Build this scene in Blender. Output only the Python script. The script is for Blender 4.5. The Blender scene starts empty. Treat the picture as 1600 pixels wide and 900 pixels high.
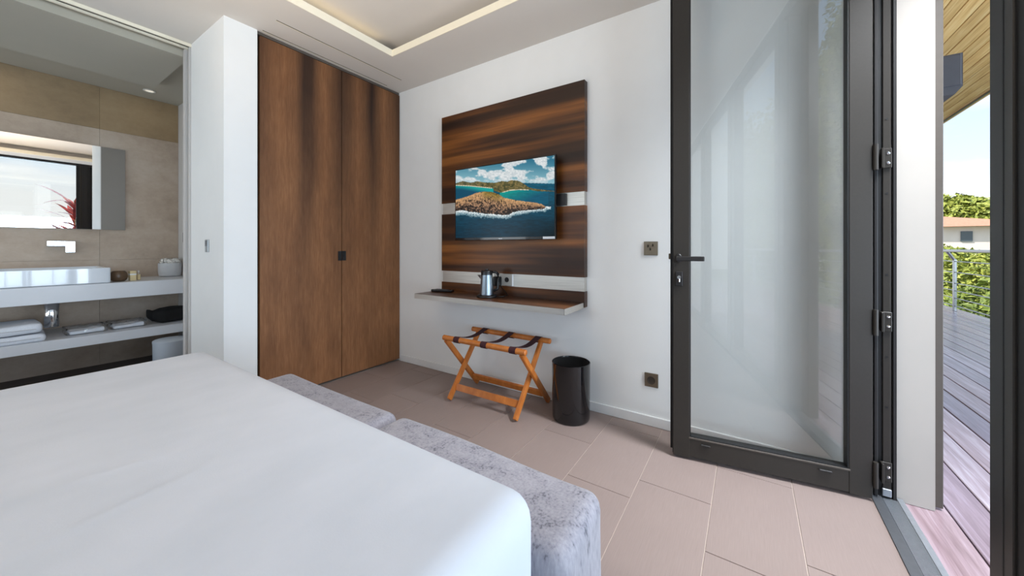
import bpy, bmesh, math, random
import numpy as np
from mathutils import Vector, Matrix

# ------------------------------------------------------------------ camera, world, sun, area lights, exposure
S = bpy.context.scene
COL = S.collection
R = math.radians
PSI = R(33.385)
cam_d = bpy.data.cameras.new('camera')
cam_d.sensor_width = 36.0
cam_d.lens = 36.0 * 561.65 / 1600.0
cam_d.shift_y = -0.04
cam_d.clip_start = 0.02
cam_d.clip_end = 500
cam = bpy.data.objects.new('camera', cam_d)
COL.objects.link(cam)
cam.location = (0, 0, 1.1)
cam.rotation_euler = (R(90), 0, PSI - R(90))
S.camera = cam

S.view_settings.view_transform = 'Standard'
S.view_settings.look = 'None'
S.view_settings.exposure = 0.0
S.view_settings.gamma = 1.0
S.view_settings.use_curve_mapping = False
SKY_STRENGTH = 1.28

def build_world():
    w = bpy.data.worlds.new('sky')
    S.world = w
    w.use_nodes = True
    nt = w.node_tree
    nt.nodes.clear()
    out = nt.nodes.new('ShaderNodeOutputWorld')
    bg = nt.nodes.new('ShaderNodeBackground')
    tc = nt.nodes.new('ShaderNodeTexCoord')
    sep = nt.nodes.new('ShaderNodeSeparateXYZ')
    ramp = nt.nodes.new('ShaderNodeValToRGB')
    el = ramp.color_ramp.elements
    el[0].position = 0.0
    el[0].color = (0.90, 0.96, 1.0, 1)
    el[1].position = 1.0
    el[1].color = (0.30, 0.52, 0.92, 1)
    e = el.new(0.35)
    e.color = (0.50, 0.72, 1.0, 1)
    noise = nt.nodes.new('ShaderNodeTexNoise')
    noise.inputs['Scale'].default_value = 3.2
    noise.inputs['Detail'].default_value = 6
    noise.inputs['Roughness'].default_value = 0.55
    mp = nt.nodes.new('ShaderNodeMapping')
    mp.inputs['Scale'].default_value = (1, 1, 2.4)
    cr = nt.nodes.new('ShaderNodeValToRGB')
    cr.color_ramp.elements[0].position = 0.45
    cr.color_ramp.elements[1].position = 0.66
    mix = nt.nodes.new('ShaderNodeMix')
    mix.data_type = 'RGBA'
    L = nt.links.new
    L(tc.outputs['Generated'], sep.inputs[0])
    L(sep.outputs['Z'], ramp.inputs[0])
    L(tc.outputs['Generated'], mp.inputs[0])
    L(mp.outputs[0], noise.inputs['Vector'])
    L(noise.outputs[0], cr.inputs[0])
    L(cr.outputs[0], mix.inputs[0])
    L(ramp.outputs[0], mix.inputs[6])
    mix.inputs[7].default_value = (1.0, 1.0, 1.0, 1)
    L(mix.outputs[2], bg.inputs[0])
    bg.inputs[1].default_value = SKY_STRENGTH
    L(bg.outputs[0], out.inputs[0])
build_world()

def lamp(name, kind, loc, rot, energy, color=(1, 1, 1), size=None, size_y=None, angle=None, spread=None):
    d = bpy.data.lights.new(name, kind)
    d.energy = energy
    d.color = color
    if kind == 'AREA':
        d.shape = 'RECTANGLE'
        d.size = size
        d.size_y = size_y
        if spread:
            d.spread = spread
    if angle:
        d.angle = angle
    o = bpy.data.objects.new(name, d)
    COL.objects.link(o)
    o.location = loc
    o.rotation_euler = rot
    return o

def aim(v):
    return Vector(v).to_track_quat('-Z', 'Y').to_euler()

# sun from behind the house: terrace in shade, garden lit
lamp('sun', 'SUN', (0, 0, 20), aim((0.42, -0.70, -0.80)), 6.5, (1.0, 0.93, 0.80), angle=R(0.6))
# added area lamp boosting daylight through the glazed front and the open doorway
lamp('front_daylight_fill', 'AREA', (-0.3, -4.5, 0.95), aim((0, 1, 0.04)), 540, (0.68, 0.83, 1.0), 7.0, 1.8)
lamp('back_window_fill', 'AREA', (-2.85, 2.0, 1.25), aim((1, -0.1, -0.05)), 46, (0.72, 0.86, 1.0), 1.4, 1.5)  # unseen fill lamp for the television wall, outside the added window
lamp('bath_window_fill', 'AREA', (-1.95, 4.3, 1.1), aim((1, 0, -0.1)), 22, (0.84, 0.92, 1.0), 1.3, 1.5)  # unseen fill lamp for the washstand, outside the added bathroom window
lamp('terrace_fill_light', 'AREA', (1.72, -0.95, 2.72), aim((-0.06, 1.0, -2.7)), 42, (0.90, 0.95, 1.0), 0.5, 0.4, spread=R(88))  # added fill above the terrace, no fixture there; brightens floor near the door
# added unseen warm uplight brightening the bedroom ceiling, no real fixture
lamp('ceiling_wash_fill', 'AREA', (-0.5, 1.4, 1.35), aim((0.38, 0, 1)), 31, (1.0, 0.83, 0.64), 1.2, 1.4, spread=R(115))

# ------------------------------------------------------------------ helpers
ORIGIN = {}

def finish(o, label=None, cat=None, group=None, kind=None):
    if label: o['label'] = label
    if cat: o['category'] = cat
    if group: o['group'] = group
    if kind: o['kind'] = kind
    return o

def thing(name, label, cat, loc=(0, 0, 0), rotz=0.0, group=None, kind=None):
    o = bpy.data.objects.new(name, None)
    COL.objects.link(o)
    o.location = loc
    o.rotation_euler = (0, 0, rotz)
    o.empty_display_size = 0.1
    ORIGIN[o.name] = Matrix.Translation(loc) @ Matrix.Rotation(rotz, 4, 'Z')
    return finish(o, label, cat, group, kind)

def obj(name, bm, mat, parent=None, smooth=False, local=False, kind=None, label=None):
    """link bm as ONE mesh object; coordinates are world ones unless local"""
    if parent is not None and not local:
        bm.transform(ORIGIN[parent.name].inverted())
    me = bpy.data.meshes.new(name)
    bmesh.ops.recalc_face_normals(bm, faces=bm.faces)
    bm.to_mesh(me)
    bm.free()
    if smooth:
        for p in me.polygons:
            p.use_smooth = True
    o = bpy.data.objects.new(name, me)
    COL.objects.link(o)
    if mat is not None:
        me.materials.append(mat)
    if parent is not None:
        o.parent = parent
        ORIGIN[o.name] = ORIGIN[parent.name]
    else:
        ORIGIN[o.name] = Matrix.Identity(4)
    if kind: o['kind'] = kind
    if label: o['label'] = label
    return o

def autosmooth(o, ang=40):
    me = o.data
    for p in me.polygons:
        p.use_smooth = True
    bm = bmesh.new()
    bm.from_mesh(me)
    for e in bm.edges:
        if len(e.link_faces) == 2:
            e.smooth = e.calc_face_angle(0) < R(ang)
    bm.to_mesh(me)
    bm.free()
    return o

def add_box(bm, lo, hi, bevel=0.0, seg=1):
    lo = Vector(lo); hi = Vector(hi)
    c = (lo + hi) / 2
    s = hi - lo
    r = bmesh.ops.create_cube(bm, size=1.0, matrix=Matrix.Translation(c) @ Matrix.Diagonal((abs(s.x), abs(s.y), abs(s.z), 1)))
    if bevel > 0:
        es = list({e for v in r['verts'] for e in v.link_edges})
        bmesh.ops.bevel(bm, geom=es, offset=bevel, segments=seg, affect='EDGES', profile=0.5)
    return bm

def box(lo, hi, bevel=0.0, seg=1):
    return add_box(bmesh.new(), lo, hi, bevel, seg)

def boxes(lst, bevel=0.0):
    bm = bmesh.new()
    for lo, hi in lst:
        add_box(bm, lo, hi, bevel)
    return bm

def add_tube(bm, pts, r, n=10, cap=True):
    pts = [Vector(p) for p in pts]
    rs = r if isinstance(r, (list, tuple)) else [r] * len(pts)
    rings = []
    up = Vector((0, 0, 1))
    for i, p in enumerate(pts):
        t = (pts[min(i + 1, len(pts) - 1)] - pts[max(i - 1, 0)]).normalized()
        a = t.cross(up)
        if a.length < 1e-3:
            a = t.cross(Vector((1, 0, 0)))
        a.normalize()
        b = t.cross(a).normalized()
        rings.append([bm.verts.new(p + rs[i] * (math.cos(2 * math.pi * k / n) * a + math.sin(2 * math.pi * k / n) * b)) for k in range(n)])
    for i in range(len(rings) - 1):
        for k in range(n):
            bm.faces.new((rings[i][k], rings[i][(k + 1) % n], rings[i + 1][(k + 1) % n], rings[i + 1][k]))
    if cap:
        bm.faces.new(list(reversed(rings[0])))
        bm.faces.new(rings[-1])
    return bm

def tube(pts, r, n=10):
    return add_tube(bmesh.new(), pts, r, n)

def lathe(prof, c, n=32, sx=1.0, sy=1.0):
    """prof: (radius, z) list"""
    bm = bmesh.new()
    rings = []
    for r, z in prof:
        if r < 1e-5:
            rings.append([bm.verts.new((c[0], c[1], c[2] + z))])
        else:
            rings.append([bm.verts.new((c[0] + sx * r * math.cos(2 * math.pi * k / n), c[1] + sy * r * math.sin(2 * math.pi * k / n), c[2] + z)) for k in range(n)])
    for a, b in zip(rings[:-1], rings[1:]):
        for k in range(n):
            k2 = (k + 1) % n
            if len(a) == 1 and len(b) == 1:
                continue
            if len(a) == 1:
                bm.faces.new((a[0], b[k2], b[k]))
            elif len(b) == 1:
                bm.faces.new((a[k], a[k2], b[0]))
            else:
                bm.faces.new((a[k], a[k2], b[k2], b[k]))
    return bm

def beam(p, q, w, t, side):
    """square-section bar from p to q; w across `side`, t across the other"""
    p = Vector(p); q = Vector(q)
    d = (q - p).normalized()
    s = Vector(side).normalized()
    u = d.cross(s).normalized()
    bm = bmesh.new()
    vs = []
    for e in (p, q):
        for a, b in ((-1, -1), (1, -1), (1, 1), (-1, 1)):
            vs.append(bm.verts.new(e + s * a * w / 2 + u * b * t / 2))
    for f in ((0, 1, 2, 3), (4, 5, 6, 7), (0, 1, 5, 4), (1, 2, 6, 5), (2, 3, 7, 6), (3, 0, 4, 7)):
        bm.faces.new([vs[i] for i in f])
    bmesh.ops.recalc_face_normals(bm, faces=bm.faces)
    bmesh.ops.bevel(bm, geom=list(bm.edges), offset=min(w, t) * 0.13, segments=2, affect='EDGES')
    return bm

def rounded_box(lo, hi, r, nx=12, ny=12, nz=6, warp=None):
    """lattice box with rounded edges and corners; warp(Vector)->Vector for folds and dents"""
    lo = Vector(lo); hi = Vector(hi)
    def axis(a, b, n):
        k = 4
        e = [a + r * (1 - math.cos(i / k * math.pi / 2)) for i in range(k)]
        m = [a + r + (b - a - 2 * r) * i / n for i in range(n + 1)]
        f = [b - r * (1 - math.cos(i / k * math.pi / 2)) for i in range(k - 1, -1, -1)]
        return e + m + f
    X, Y, Z = axis(lo.x, hi.x, nx), axis(lo.y, hi.y, ny), axis(lo.z, hi.z, nz)
    bm = bmesh.new()
    cache = {}
    il = lo + Vector((r, r, r)); ih = hi - Vector((r, r, r))
    def vert(i, j, k):
        key = (i, j, k)
        if key not in cache:
            p = Vector((X[i], Y[j], Z[k]))
            q = Vector((min(max(p.x, il.x), ih.x), min(max(p.y, il.y), ih.y), min(max(p.z, il.z), ih.z)))
            d = p - q
            if d.length > 1e-9:
                p = q + d.normalized() * r
            if warp:
                p = warp(p)
            cache[key] = bm.verts.new(p)
        return cache[key]
    a, b, c = len(X) - 1, len(Y) - 1, len(Z) - 1
    for i in range(a):
        for j in range(b):
            for k in (0, c):
                bm.faces.new((vert(i, j, k), vert(i + 1, j, k), vert(i + 1, j + 1, k), vert(i, j + 1, k)))
    for i in range(a):
        for k in range(c):
            for j in (0, b):
                bm.faces.new((vert(i, j, k), vert(i + 1, j, k), vert(i + 1, j, k + 1), vert(i, j, k + 1)))
    for j in range(b):
        for k in range(c):
            for i in (0, a):
                bm.faces.new((vert(i, j, k), vert(i, j + 1, k), vert(i, j + 1, k + 1), vert(i, j, k + 1)))
    bmesh.ops.recalc_face_normals(bm, faces=bm.faces)
    return bm

# ------------------------------------------------------------------ materials
def srgb(r, g, b):
    f = lambda c: (c / 255 / 12.92) if c / 255 <= 0.04045 else ((c / 255 + 0.055) / 1.055) ** 2.4
    return (f(r), f(g), f(b), 1)

def new_mat(name):
    m = bpy.data.materials.new(name)
    m.use_nodes = True
    nt = m.node_tree
    b = nt.nodes['Principled BSDF']
    return m, nt, b

def node(nt, t, **kw):
    n = nt.nodes.new(t)
    for k, v in kw.items():
        if k in n.inputs.keys():
            n.inputs[k].default_value = v
        else:
            setattr(n, k, v)
    return n

def ramp_node(nt, stops):
    n = nt.nodes.new('ShaderNodeValToRGB')
    el = n.color_ramp.elements
    el[0].position, el[0].color = stops[0]
    el[1].position, el[1].color = stops[-1]
    for p, c in stops[1:-1]:
        e = el.new(p)
        e.color = c
    return n

def mixn(nt, fac, a, b, mode='MIX'):
    n = nt.nodes.new('ShaderNodeMix')
    n.data_type = 'RGBA'
    n.blend_type = mode
    for idx, v in ((0, fac), (6, a), (7, b)):
        if isinstance(v, bpy.types.NodeSocket):
            nt.links.new(v, n.inputs[idx])
        else:
            n.inputs[idx].default_value = v
    return n.outputs[2]

def math_n(nt, op, a, b=None, c=None):
    n = nt.nodes.new('ShaderNodeMath')
    n.operation = op
    for i, v in enumerate((a, b, c)):
        if v is None: continue
        if isinstance(v, bpy.types.NodeSocket):
            nt.links.new(v, n.inputs[i])
        else:
            n.inputs[i].default_value = v
    return n.outputs[0]

def pos_mapped(nt, scale=(1, 1, 1), loc=(0, 0, 0), src='world'):
    if src == 'world':
        g = nt.nodes.new('ShaderNodeNewGeometry').outputs['Position']
    else:
        g = nt.nodes.new('ShaderNodeTexCoord').outputs['Object']
    m = nt.nodes.new('ShaderNodeMapping')
    m.inputs['Scale'].default_value = scale
    m.inputs['Location'].default_value = loc
    nt.links.new(g, m.inputs[0])
    return m.outputs[0]

def bump(nt, b, h, strength=0.2, dist=0.01):
    n = nt.nodes.new('ShaderNodeBump')
    n.inputs['Strength'].default_value = strength
    n.inputs['Distance'].default_value = dist
    nt.links.new(h, n.inputs['Height'])
    nt.links.new(n.outputs[0], b.inputs['Normal'])

def plain(name, col, rough=0.5, metal=0.0, var=0.04, nscale=30.0, bmp=0.0, spec=0.5, src='world', coat=0.0):
    m, nt, b = new_mat(name)
    n = node(nt, 'ShaderNodeTexNoise', Scale=nscale, Detail=4.0)
    nt.links.new(pos_mapped(nt, src=src), n.inputs['Vector'])
    lo = tuple(c * (1 - var) for c in col[:3]) + (1,)
    hi = tuple(min(1, c * (1 + var)) for c in col[:3]) + (1,)
    r = ramp_node(nt, [(0.3, lo), (0.7, hi)])
    nt.links.new(n.outputs[0], r.inputs[0])
    nt.links.new(r.outputs[0], b.inputs['Base Color'])
    b.inputs['Roughness'].default_value = rough
    b.inputs['Metallic'].default_value = metal
    b.inputs['Specular IOR Level'].default_value = spec
    b.inputs['Coat Weight'].default_value = coat
    if bmp:
        bump(nt, b, n.outputs[0], bmp, 0.003)
    return m

def per_object(nt, col_socket, amount):
    """small brightness difference from piece to piece"""
    oi = nt.nodes.new('ShaderNodeObjectInfo')
    mr = nt.nodes.new('ShaderNodeMapRange')
    mr.inputs[3].default_value = 1 - amount
    mr.inputs[4].default_value = 1 + amount
    nt.links.new(oi.outputs['Random'], mr.inputs[0])
    hsv = nt.nodes.new('ShaderNodeHueSaturation')
    nt.links.new(mr.outputs[0], hsv.inputs['Value'])
    nt.links.new(col_socket, hsv.inputs['Color'])
    return hsv.outputs[0]

M = {}
M['wall'] = plain('white_wall_paint', srgb(235, 235, 234), 0.75, var=0.012, nscale=6, spec=0.25)
M['outer'] = plain('outer_wall_paint', srgb(182, 175, 167), 0.8, var=0.02, nscale=6, spec=0.2)
M['nib'] = plain('grey_wall_paint', srgb(200, 196, 193), 0.75, var=0.012, nscale=6, spec=0.25)
M['ceiling'] = plain('ceiling_paint', srgb(216, 211, 205), 0.8, var=0.01, nscale=4, spec=0.2)
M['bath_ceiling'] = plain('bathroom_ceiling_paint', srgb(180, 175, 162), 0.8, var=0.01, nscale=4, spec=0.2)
M['cream'] = plain('cream_gloss_trim', srgb(240, 232, 212), 0.5, var=0.01)
M['skirting'] = plain('skirting_white', srgb(230, 230, 230), 0.5, var=0.01)
M['frame'] = plain('anthracite_aluminium', srgb(52, 48, 44), 0.42, 0.0, var=0.05, nscale=120, spec=0.3)
M['frame_dark'] = plain('dark_aluminium', srgb(40, 38, 38), 0.45, 0.0, var=0.05, nscale=120, spec=0.4)
M['gasket'] = plain('black_gasket', srgb(14, 14, 15), 0.6, var=0.05)
M['strip_grey'] = plain('grey_brown_metal', srgb(84, 76, 69), 0.5, 0.0, var=0.05)
M['sill'] = plain('grey_sill_metal', srgb(104, 106, 110), 0.4, 0.5, var=0.06, nscale=60)
M['sill_light'] = plain('light_sill_metal', srgb(170, 174, 180), 0.35, 0.6, var=0.06, nscale=60)
M['steel'] = plain('steel', srgb(170, 172, 174), 0.3, 1.0, var=0.05, nscale=50)
M['chrome'] = plain('chrome', srgb(225, 226, 228), 0.08, 1.0, var=0.01)
M['bronze'] = plain('bronze_plate', srgb(112, 100, 84), 0.4, 0.6, var=0.05, nscale=80)
M['bronze_dark'] = plain('bronze_dark', srgb(70, 62, 54), 0.45, 0.5, var=0.05)
M['kettle'] = plain('kettle_steel', srgb(140, 150, 160), 0.32, 1.0, var=0.03)
M['black'] = plain('black_plastic', srgb(18, 18, 20), 0.35, var=0.05)
M['black_gloss'] = plain('black_gloss', srgb(10, 10, 13), 0.12, var=0.05, coat=0.4)
M['solid_surface'] = plain('pale_solid_surface', srgb(214, 216, 221), 0.35, var=0.015, nscale=10)
M['ceramic'] = plain('white_ceramic', srgb(226, 232, 240), 0.08, var=0.005, coat=0.5)
M['bin_grey'] = plain('pale_grey_plastic', srgb(184, 192, 202), 0.45, var=0.02)
M['cup'] = plain('pale_stoneware', srgb(196, 196, 198), 0.55, var=0.03)
M['tissue'] = plain('white_tissue', srgb(232, 228, 222), 0.9, var=0.04, bmp=0.3)
M['brown_pot'] = plain('brown_glaze', srgb(92, 70, 50), 0.35, var=0.2, nscale=60)
M['carton'] = plain('cream_carton', srgb(216, 196, 150), 0.6, var=0.04)
M['black_cloth'] = plain('black_cloth', srgb(14, 13, 14), 0.9, var=0.2, nscale=40, bmp=0.3)
M['strap'] = plain('maroon_webbing', srgb(58, 22, 28), 0.85, var=0.15, nscale=200, bmp=0.4)
M['speaker'] = plain('speaker_grey', srgb(74, 75, 82), 0.6, var=0.05)
M['stucco'] = plain('house_render', srgb(240, 226, 220), 0.85, var=0.04, nscale=2)
M['terracotta'] = plain('terracotta', srgb(196, 142, 116), 0.85, var=0.15, nscale=6)
M['window_dark'] = plain('house_window', srgb(90, 100, 110), 0.2, var=0.05)
M['bark'] = plain('bark', srgb(95, 78, 60), 0.9, var=0.25, nscale=20, bmp=0.6)
M['white_lamp_trim'] = plain('lamp_trim', srgb(220, 218, 212), 0.4, var=0.01)
M['label_white'] = plain('label_white', srgb(225, 228, 232), 0.5, var=0.04, nscale=300)
M['grey_mark'] = plain('grey_mark', srgb(150, 156, 165), 0.4, var=0.02)
M['socket_grey'] = plain('socket_grey', srgb(168, 166, 162), 0.4, var=0.02)

def make_floor_tile():
    m, nt, b = new_mat('floor_tile')
    v = pos_mapped(nt, (2, 60, 1))
    n = node(nt, 'ShaderNodeTexNoise', Scale=6.0, Detail=5.0)
    nt.links.new(v, n.inputs['Vector'])
    n2 = node(nt, 'ShaderNodeTexNoise', Scale=1.3, Detail=3.0)
    nt.links.new(pos_mapped(nt), n2.inputs['Vector'])
    r = ramp_node(nt, [(0.25, srgb(136, 120, 115)), (0.75, srgb(152, 136, 130))])
    mx = mixn(nt, 0.5, n.outputs[0], n2.outputs[0])
    nt.links.new(mx, r.inputs[0])
    nt.links.new(per_object(nt, r.outputs[0], 0.03), b.inputs['Base Color'])
    b.inputs['Roughness'].default_value = 0.5
    b.inputs['Specular IOR Level'].default_value = 0.35
    bump(nt, b, n.outputs[0], 0.08, 0.002)
    return m
M['tile'] = make_floor_tile()
M['grout'] = plain('grout', srgb(192, 176, 166), 0.9, var=0.03)
M['bath_floor'] = plain('bathroom_floor', srgb(88, 78, 76), 0.55, var=0.05, nscale=5)

def make_concrete(name, ca, cb, cc):
    m, nt, b = new_mat(name)
    n = node(nt, 'ShaderNodeTexNoise', Scale=1.6, Detail=8.0, Roughness=0.62)
    nt.links.new(pos_mapped(nt, (1, 1, 1.6)), n.inputs['Vector'])
    n2 = node(nt, 'ShaderNodeTexNoise', Scale=14.0, Detail=6.0, Roughness=0.7)
    nt.links.new(pos_mapped(nt), n2.inputs['Vector'])
    r = ramp_node(nt, [(0.3, srgb(*ca)), (0.5, srgb(*cb)), (0.72, srgb(*cc))])
    nt.links.new(mixn(nt, 0.3, n.outputs[0], n2.outputs[0]), r.inputs[0])
    nt.links.new(per_object(nt, r.outputs[0], 0.05), b.inputs['Base Color'])
    b.inputs['Roughness'].default_value = 0.55
    bump(nt, b, n2.outputs[0], 0.1, 0.003)
    return m
M['concrete'] = make_concrete('beige_concrete_tile', (156, 137, 119), (182, 163, 145), (202, 187, 172))
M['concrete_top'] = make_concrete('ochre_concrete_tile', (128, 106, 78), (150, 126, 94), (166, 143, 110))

def make_veneer():
    """smoked oak, vertical grain, dark figure bands at chosen places"""
    m, nt, b = new_mat('smoked_oak_veneer')
    g = nt.nodes.new('ShaderNodeNewGeometry')
    sep = nt.nodes.new('ShaderNodeSeparateXYZ')
    nt.links.new(g.outputs['Position'], sep.inputs[0])
    wob = node(nt, 'ShaderNodeTexNoise', Scale=1.0, Detail=2.0)
    nt.links.new(pos_mapped(nt, (1.5, 1, 0.8)), wob.inputs['Vector'])
    x = math_n(nt, 'ADD', sep.outputs['X'], math_n(nt, 'MULTIPLY_ADD', wob.outputs[0], 0.10, -0.05))
    t = math_n(nt, 'MULTIPLY_ADD', x, 1 / 1.2, -1.12 / 1.2)
    P = lambda X: (X - 1.12) / 1.2
    k = lambda v: (v, v, v, 1)
    bands = ramp_node(nt, [(0.0, k(0.7)), (P(1.18), k(0.45)), (P(1.28), k(0.12)), (P(1.345), k(0.3)), (P(1.41), k(0.95)), (P(1.47), k(0.9)), (P(1.52), k(0.35)),
                           (P(1.57), k(0.12)), (P(1.63), k(0.45)), (P(1.70), k(0.85)), (P(1.78), k(0.65)), (P(1.86), k(0.18)), (P(1.94), k(0.5)),
                           (P(2.01), k(1.0)), (P(2.06), k(0.6)), (P(2.14), k(0.1)), (P(2.23), k(0.4)), (1.0, k(0.8))])
    nt.links.new(t, bands.inputs[0])
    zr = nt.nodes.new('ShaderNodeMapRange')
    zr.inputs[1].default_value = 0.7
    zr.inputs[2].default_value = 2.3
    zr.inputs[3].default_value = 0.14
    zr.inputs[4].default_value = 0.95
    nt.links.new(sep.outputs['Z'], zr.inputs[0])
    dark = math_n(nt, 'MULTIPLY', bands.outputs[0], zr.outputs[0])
    fine = node(nt, 'ShaderNodeTexNoise', Scale=10.0, Detail=6.0, Roughness=0.65)
    nt.links.new(pos_mapped(nt, (14, 14, 0.9)), fine.inputs['Vector'])
    # cathedral figure
    wv = node(nt, 'ShaderNodeTexWave', Scale=5.0, Distortion=6.0, Detail=3.0)
    wv.inputs['Detail Scale'].default_value = 1.2
    wv.bands_direction = 'X'
    nt.links.new(pos_mapped(nt, (1.6, 1.6, 0.22)), wv.inputs['Vector'])
    tone = mixn(nt, 0.07, fine.outputs[0], wv.outputs[0])
    base = ramp_node(nt, [(0.25, srgb(124, 81, 50)), (0.5, srgb(139, 95, 62)), (0.75, srgb(154, 109, 75))])
    nt.links.new(tone, base.inputs[0])
    mot = node(nt, 'ShaderNodeTexNoise', Scale=1.0, Detail=4.0, Roughness=0.6)
    nt.links.new(pos_mapped(nt, (9, 9, 2.2)), mot.inputs['Vector'])
    mr_ = ramp_node(nt, [(0.3, (0.72, 0.70, 0.70, 1)), (0.6, (1.0, 1.0, 1.0, 1))])
    nt.links.new(mot.outputs[0], mr_.inputs[0])
    base_c = mixn(nt, 1.0, base.outputs[0], mr_.outputs[0], 'MULTIPLY')
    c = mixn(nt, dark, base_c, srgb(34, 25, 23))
    nt.links.new(c, b.inputs['Base Color'])
    b.inputs['Roughness'].default_value = 0.5
    b.inputs['Specular IOR Level'].default_value = 0.2
    bump(nt, b, fine.outputs[0], 0.12, 0.002)
    return m
M['veneer'] = make_veneer()

def make_stripe_wood():
    """ebony veneer with horizontal dark and orange bands along Y"""
    m, nt, b = new_mat('striped_ebony_veneer')
    n1 = node(nt, 'ShaderNodeTexNoise', Scale=1.0, Detail=3.0, Roughness=0.5)
    nt.links.new(pos_mapped(nt, (3, 0.42, 8.5), (0.0, 0.2, 0.35)), n1.inputs['Vector'])
    n2 = node(nt, 'ShaderNodeTexNoise', Scale=1.0, Detail=5.0, Roughness=0.6)
    nt.links.new(pos_mapped(nt, (60, 1.6, 90)), n2.inputs['Vector'])
    mx = mixn(nt, 0.08, n1.outputs[0], n2.outputs[0])
    r = ramp_node(nt, [(0.30, srgb(36, 21, 14)), (0.44, srgb(58, 34, 20)), (0.53, srgb(96, 56, 26)), (0.62, srgb(140, 86, 40)), (0.72, srgb(90, 52, 25))])
    nt.links.new(mx, r.inputs[0])
    nt.links.new(r.outputs[0], b.inputs['Base Color'])
    b.inputs['Roughness'].default_value = 0.34
    b.inputs['Specular IOR Level'].default_value = 0.35
    return m
M['stripe'] = make_stripe_wood()

def make_brushed():
    m, nt, b = new_mat('brushed_steel')
    n = node(nt, 'ShaderNodeTexNoise', Scale=1.0, Detail=5.0)
    nt.links.new(pos_mapped(nt, (300, 5, 300)), n.inputs['Vector'])
    r = ramp_node(nt, [(0.3, srgb(196, 192, 185)), (0.7, srgb(218, 214, 207))])
    nt.links.new(n.outputs[0], r.inputs[0])
    nt.links.new(r.outputs[0], b.inputs['Base Color'])
    b.inputs['Metallic'].default_value = 1.0
    b.inputs['Roughness'].default_value = 0.42
    b.inputs['Anisotropic'].default_value = 0.5
    return m
M['brushed'] = make_brushed()

def make_rackwood():
    m, nt, b = new_mat('orange_hardwood')
    n = node(nt, 'ShaderNodeTexNoise', Scale=22.0, Detail=5.0)
    nt.links.new(pos_mapped(nt, (1, 1, 0.5), src='object'), n.inputs['Vector'])
    r = ramp_node(nt, [(0.3, srgb(174, 97, 38)), (0.7, srgb(200, 122, 54))])
    nt.links.new(n.outputs[0], r.inputs[0])
    nt.links.new(per_object(nt, r.outputs[0], 0.06), b.inputs['Base Color'])
    b.inputs['Roughness'].default_value = 0.38
    return m
M['rack'] = make_rackwood()

def make_velvet():
    m, nt, b = new_mat('crushed_grey_velvet')
    n = node(nt, 'ShaderNodeTexNoise', Scale=16.0, Detail=7.0, Roughness=0.7, Distortion=0.8)
    nt.links.new(pos_mapped(nt, (1, 0.8, 0.35)), n.inputs['Vector'])
    n2 = node(nt, 'ShaderNodeTexNoise', Scale=130.0, Detail=3.0)
    nt.links.new(pos_mapped(nt, (1, 1, 0.25)), n2.inputs['Vector'])
    mx = mixn(nt, 0.42, n.outputs[0], n2.outputs[0])
    r = ramp_node(nt, [(0.37, srgb(92, 92, 102)), (0.455, srgb(148, 146, 156)), (0.62, srgb(170, 167, 176))])
    nt.links.new(mx, r.inputs[0])
    nt.links.new(r.outputs[0], b.inputs['Base Color'])
    b.inputs['Roughness'].default_value = 0.85
    b.inputs['Sheen Weight'].default_value = 0.25
    bump(nt, b, mx, 0.35, 0.004)
    return m
M['velvet'] = make_velvet()

def make_linen():
    m, nt, b = new_mat('white_bed_linen')
    n = node(nt, 'ShaderNodeTexNoise', Scale=4.0, Detail=4.0)
    nt.links.new(pos_mapped(nt, (1, 1.6, 1)), n.inputs['Vector'])
    n2 = node(nt, 'ShaderNodeTexNoise', Scale=260.0, Detail=2.0)
    nt.links.new(pos_mapped(nt), n2.inputs['Vector'])
    r = ramp_node(nt, [(0.3, srgb(210, 216, 226)), (0.7, srgb(218, 223, 233))])
    nt.links.new(n.outputs[0], r.inputs[0])
    nt.links.new(r.outputs[0], b.inputs['Base Color'])
    b.inputs['Roughness'].default_value = 0.85
    b.inputs['Specular IOR Level'].default_value = 0.2
    bump(nt, b, mixn(nt, 0.15, n.outputs[0], n2.outputs[0]), 0.15, 0.01)
    return m
M['linen'] = make_linen()
M['towel'] = plain('white_terry', srgb(222, 226, 234), 0.95, var=0.04, nscale=160, bmp=0.6)

def make_glass(name, tint=(1, 1, 1, 1), base=0.055):
    m = bpy.data.materials.new(name)
    m.use_nodes = True
    nt = m.node_tree
    nt.nodes.clear()
    out = nt.nodes.new('ShaderNodeOutputMaterial')
    tr = nt.nodes.new('ShaderNodeBsdfTransparent')
    tr.inputs[0].default_value = tint
    gl = nt.nodes.new('ShaderNodeBsdfGlossy')
    gl.inputs['Roughness'].default_value = 0.0
    lw = nt.nodes.new('ShaderNodeLayerWeight')
    lw.inputs[0].default_value = 0.5
    p = math_n(nt, 'POWER', lw.outputs['Facing'], 5.0)
    f = math_n(nt, 'MULTIPLY_ADD', p, 1 - base, base)
    mx = nt.nodes.new('ShaderNodeMixShader')
    nt.links.new(f, mx.inputs[0])
    nt.links.new(tr.outputs[0], mx.inputs[1])
    nt.links.new(gl.outputs[0], mx.inputs[2])
    nt.links.new(mx.outputs[0], out.inputs[0])
    return m
M['glass'] = make_glass('door_glass', (0.95, 0.96, 0.955, 1), 0.095)
M['film'] = make_glass('clear_film', (0.98, 0.98, 0.98, 1), 0.05)

def make_mirror():
    m, nt, b = new_mat('mirror_silver')
    b.inputs['Base Color'].default_value = (0.86, 0.88, 0.88, 1)
    b.inputs['Metallic'].default_value = 1.0
    b.inputs['Roughness'].default_value = 0.01
    return m
M['mirror'] = make_mirror()

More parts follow.
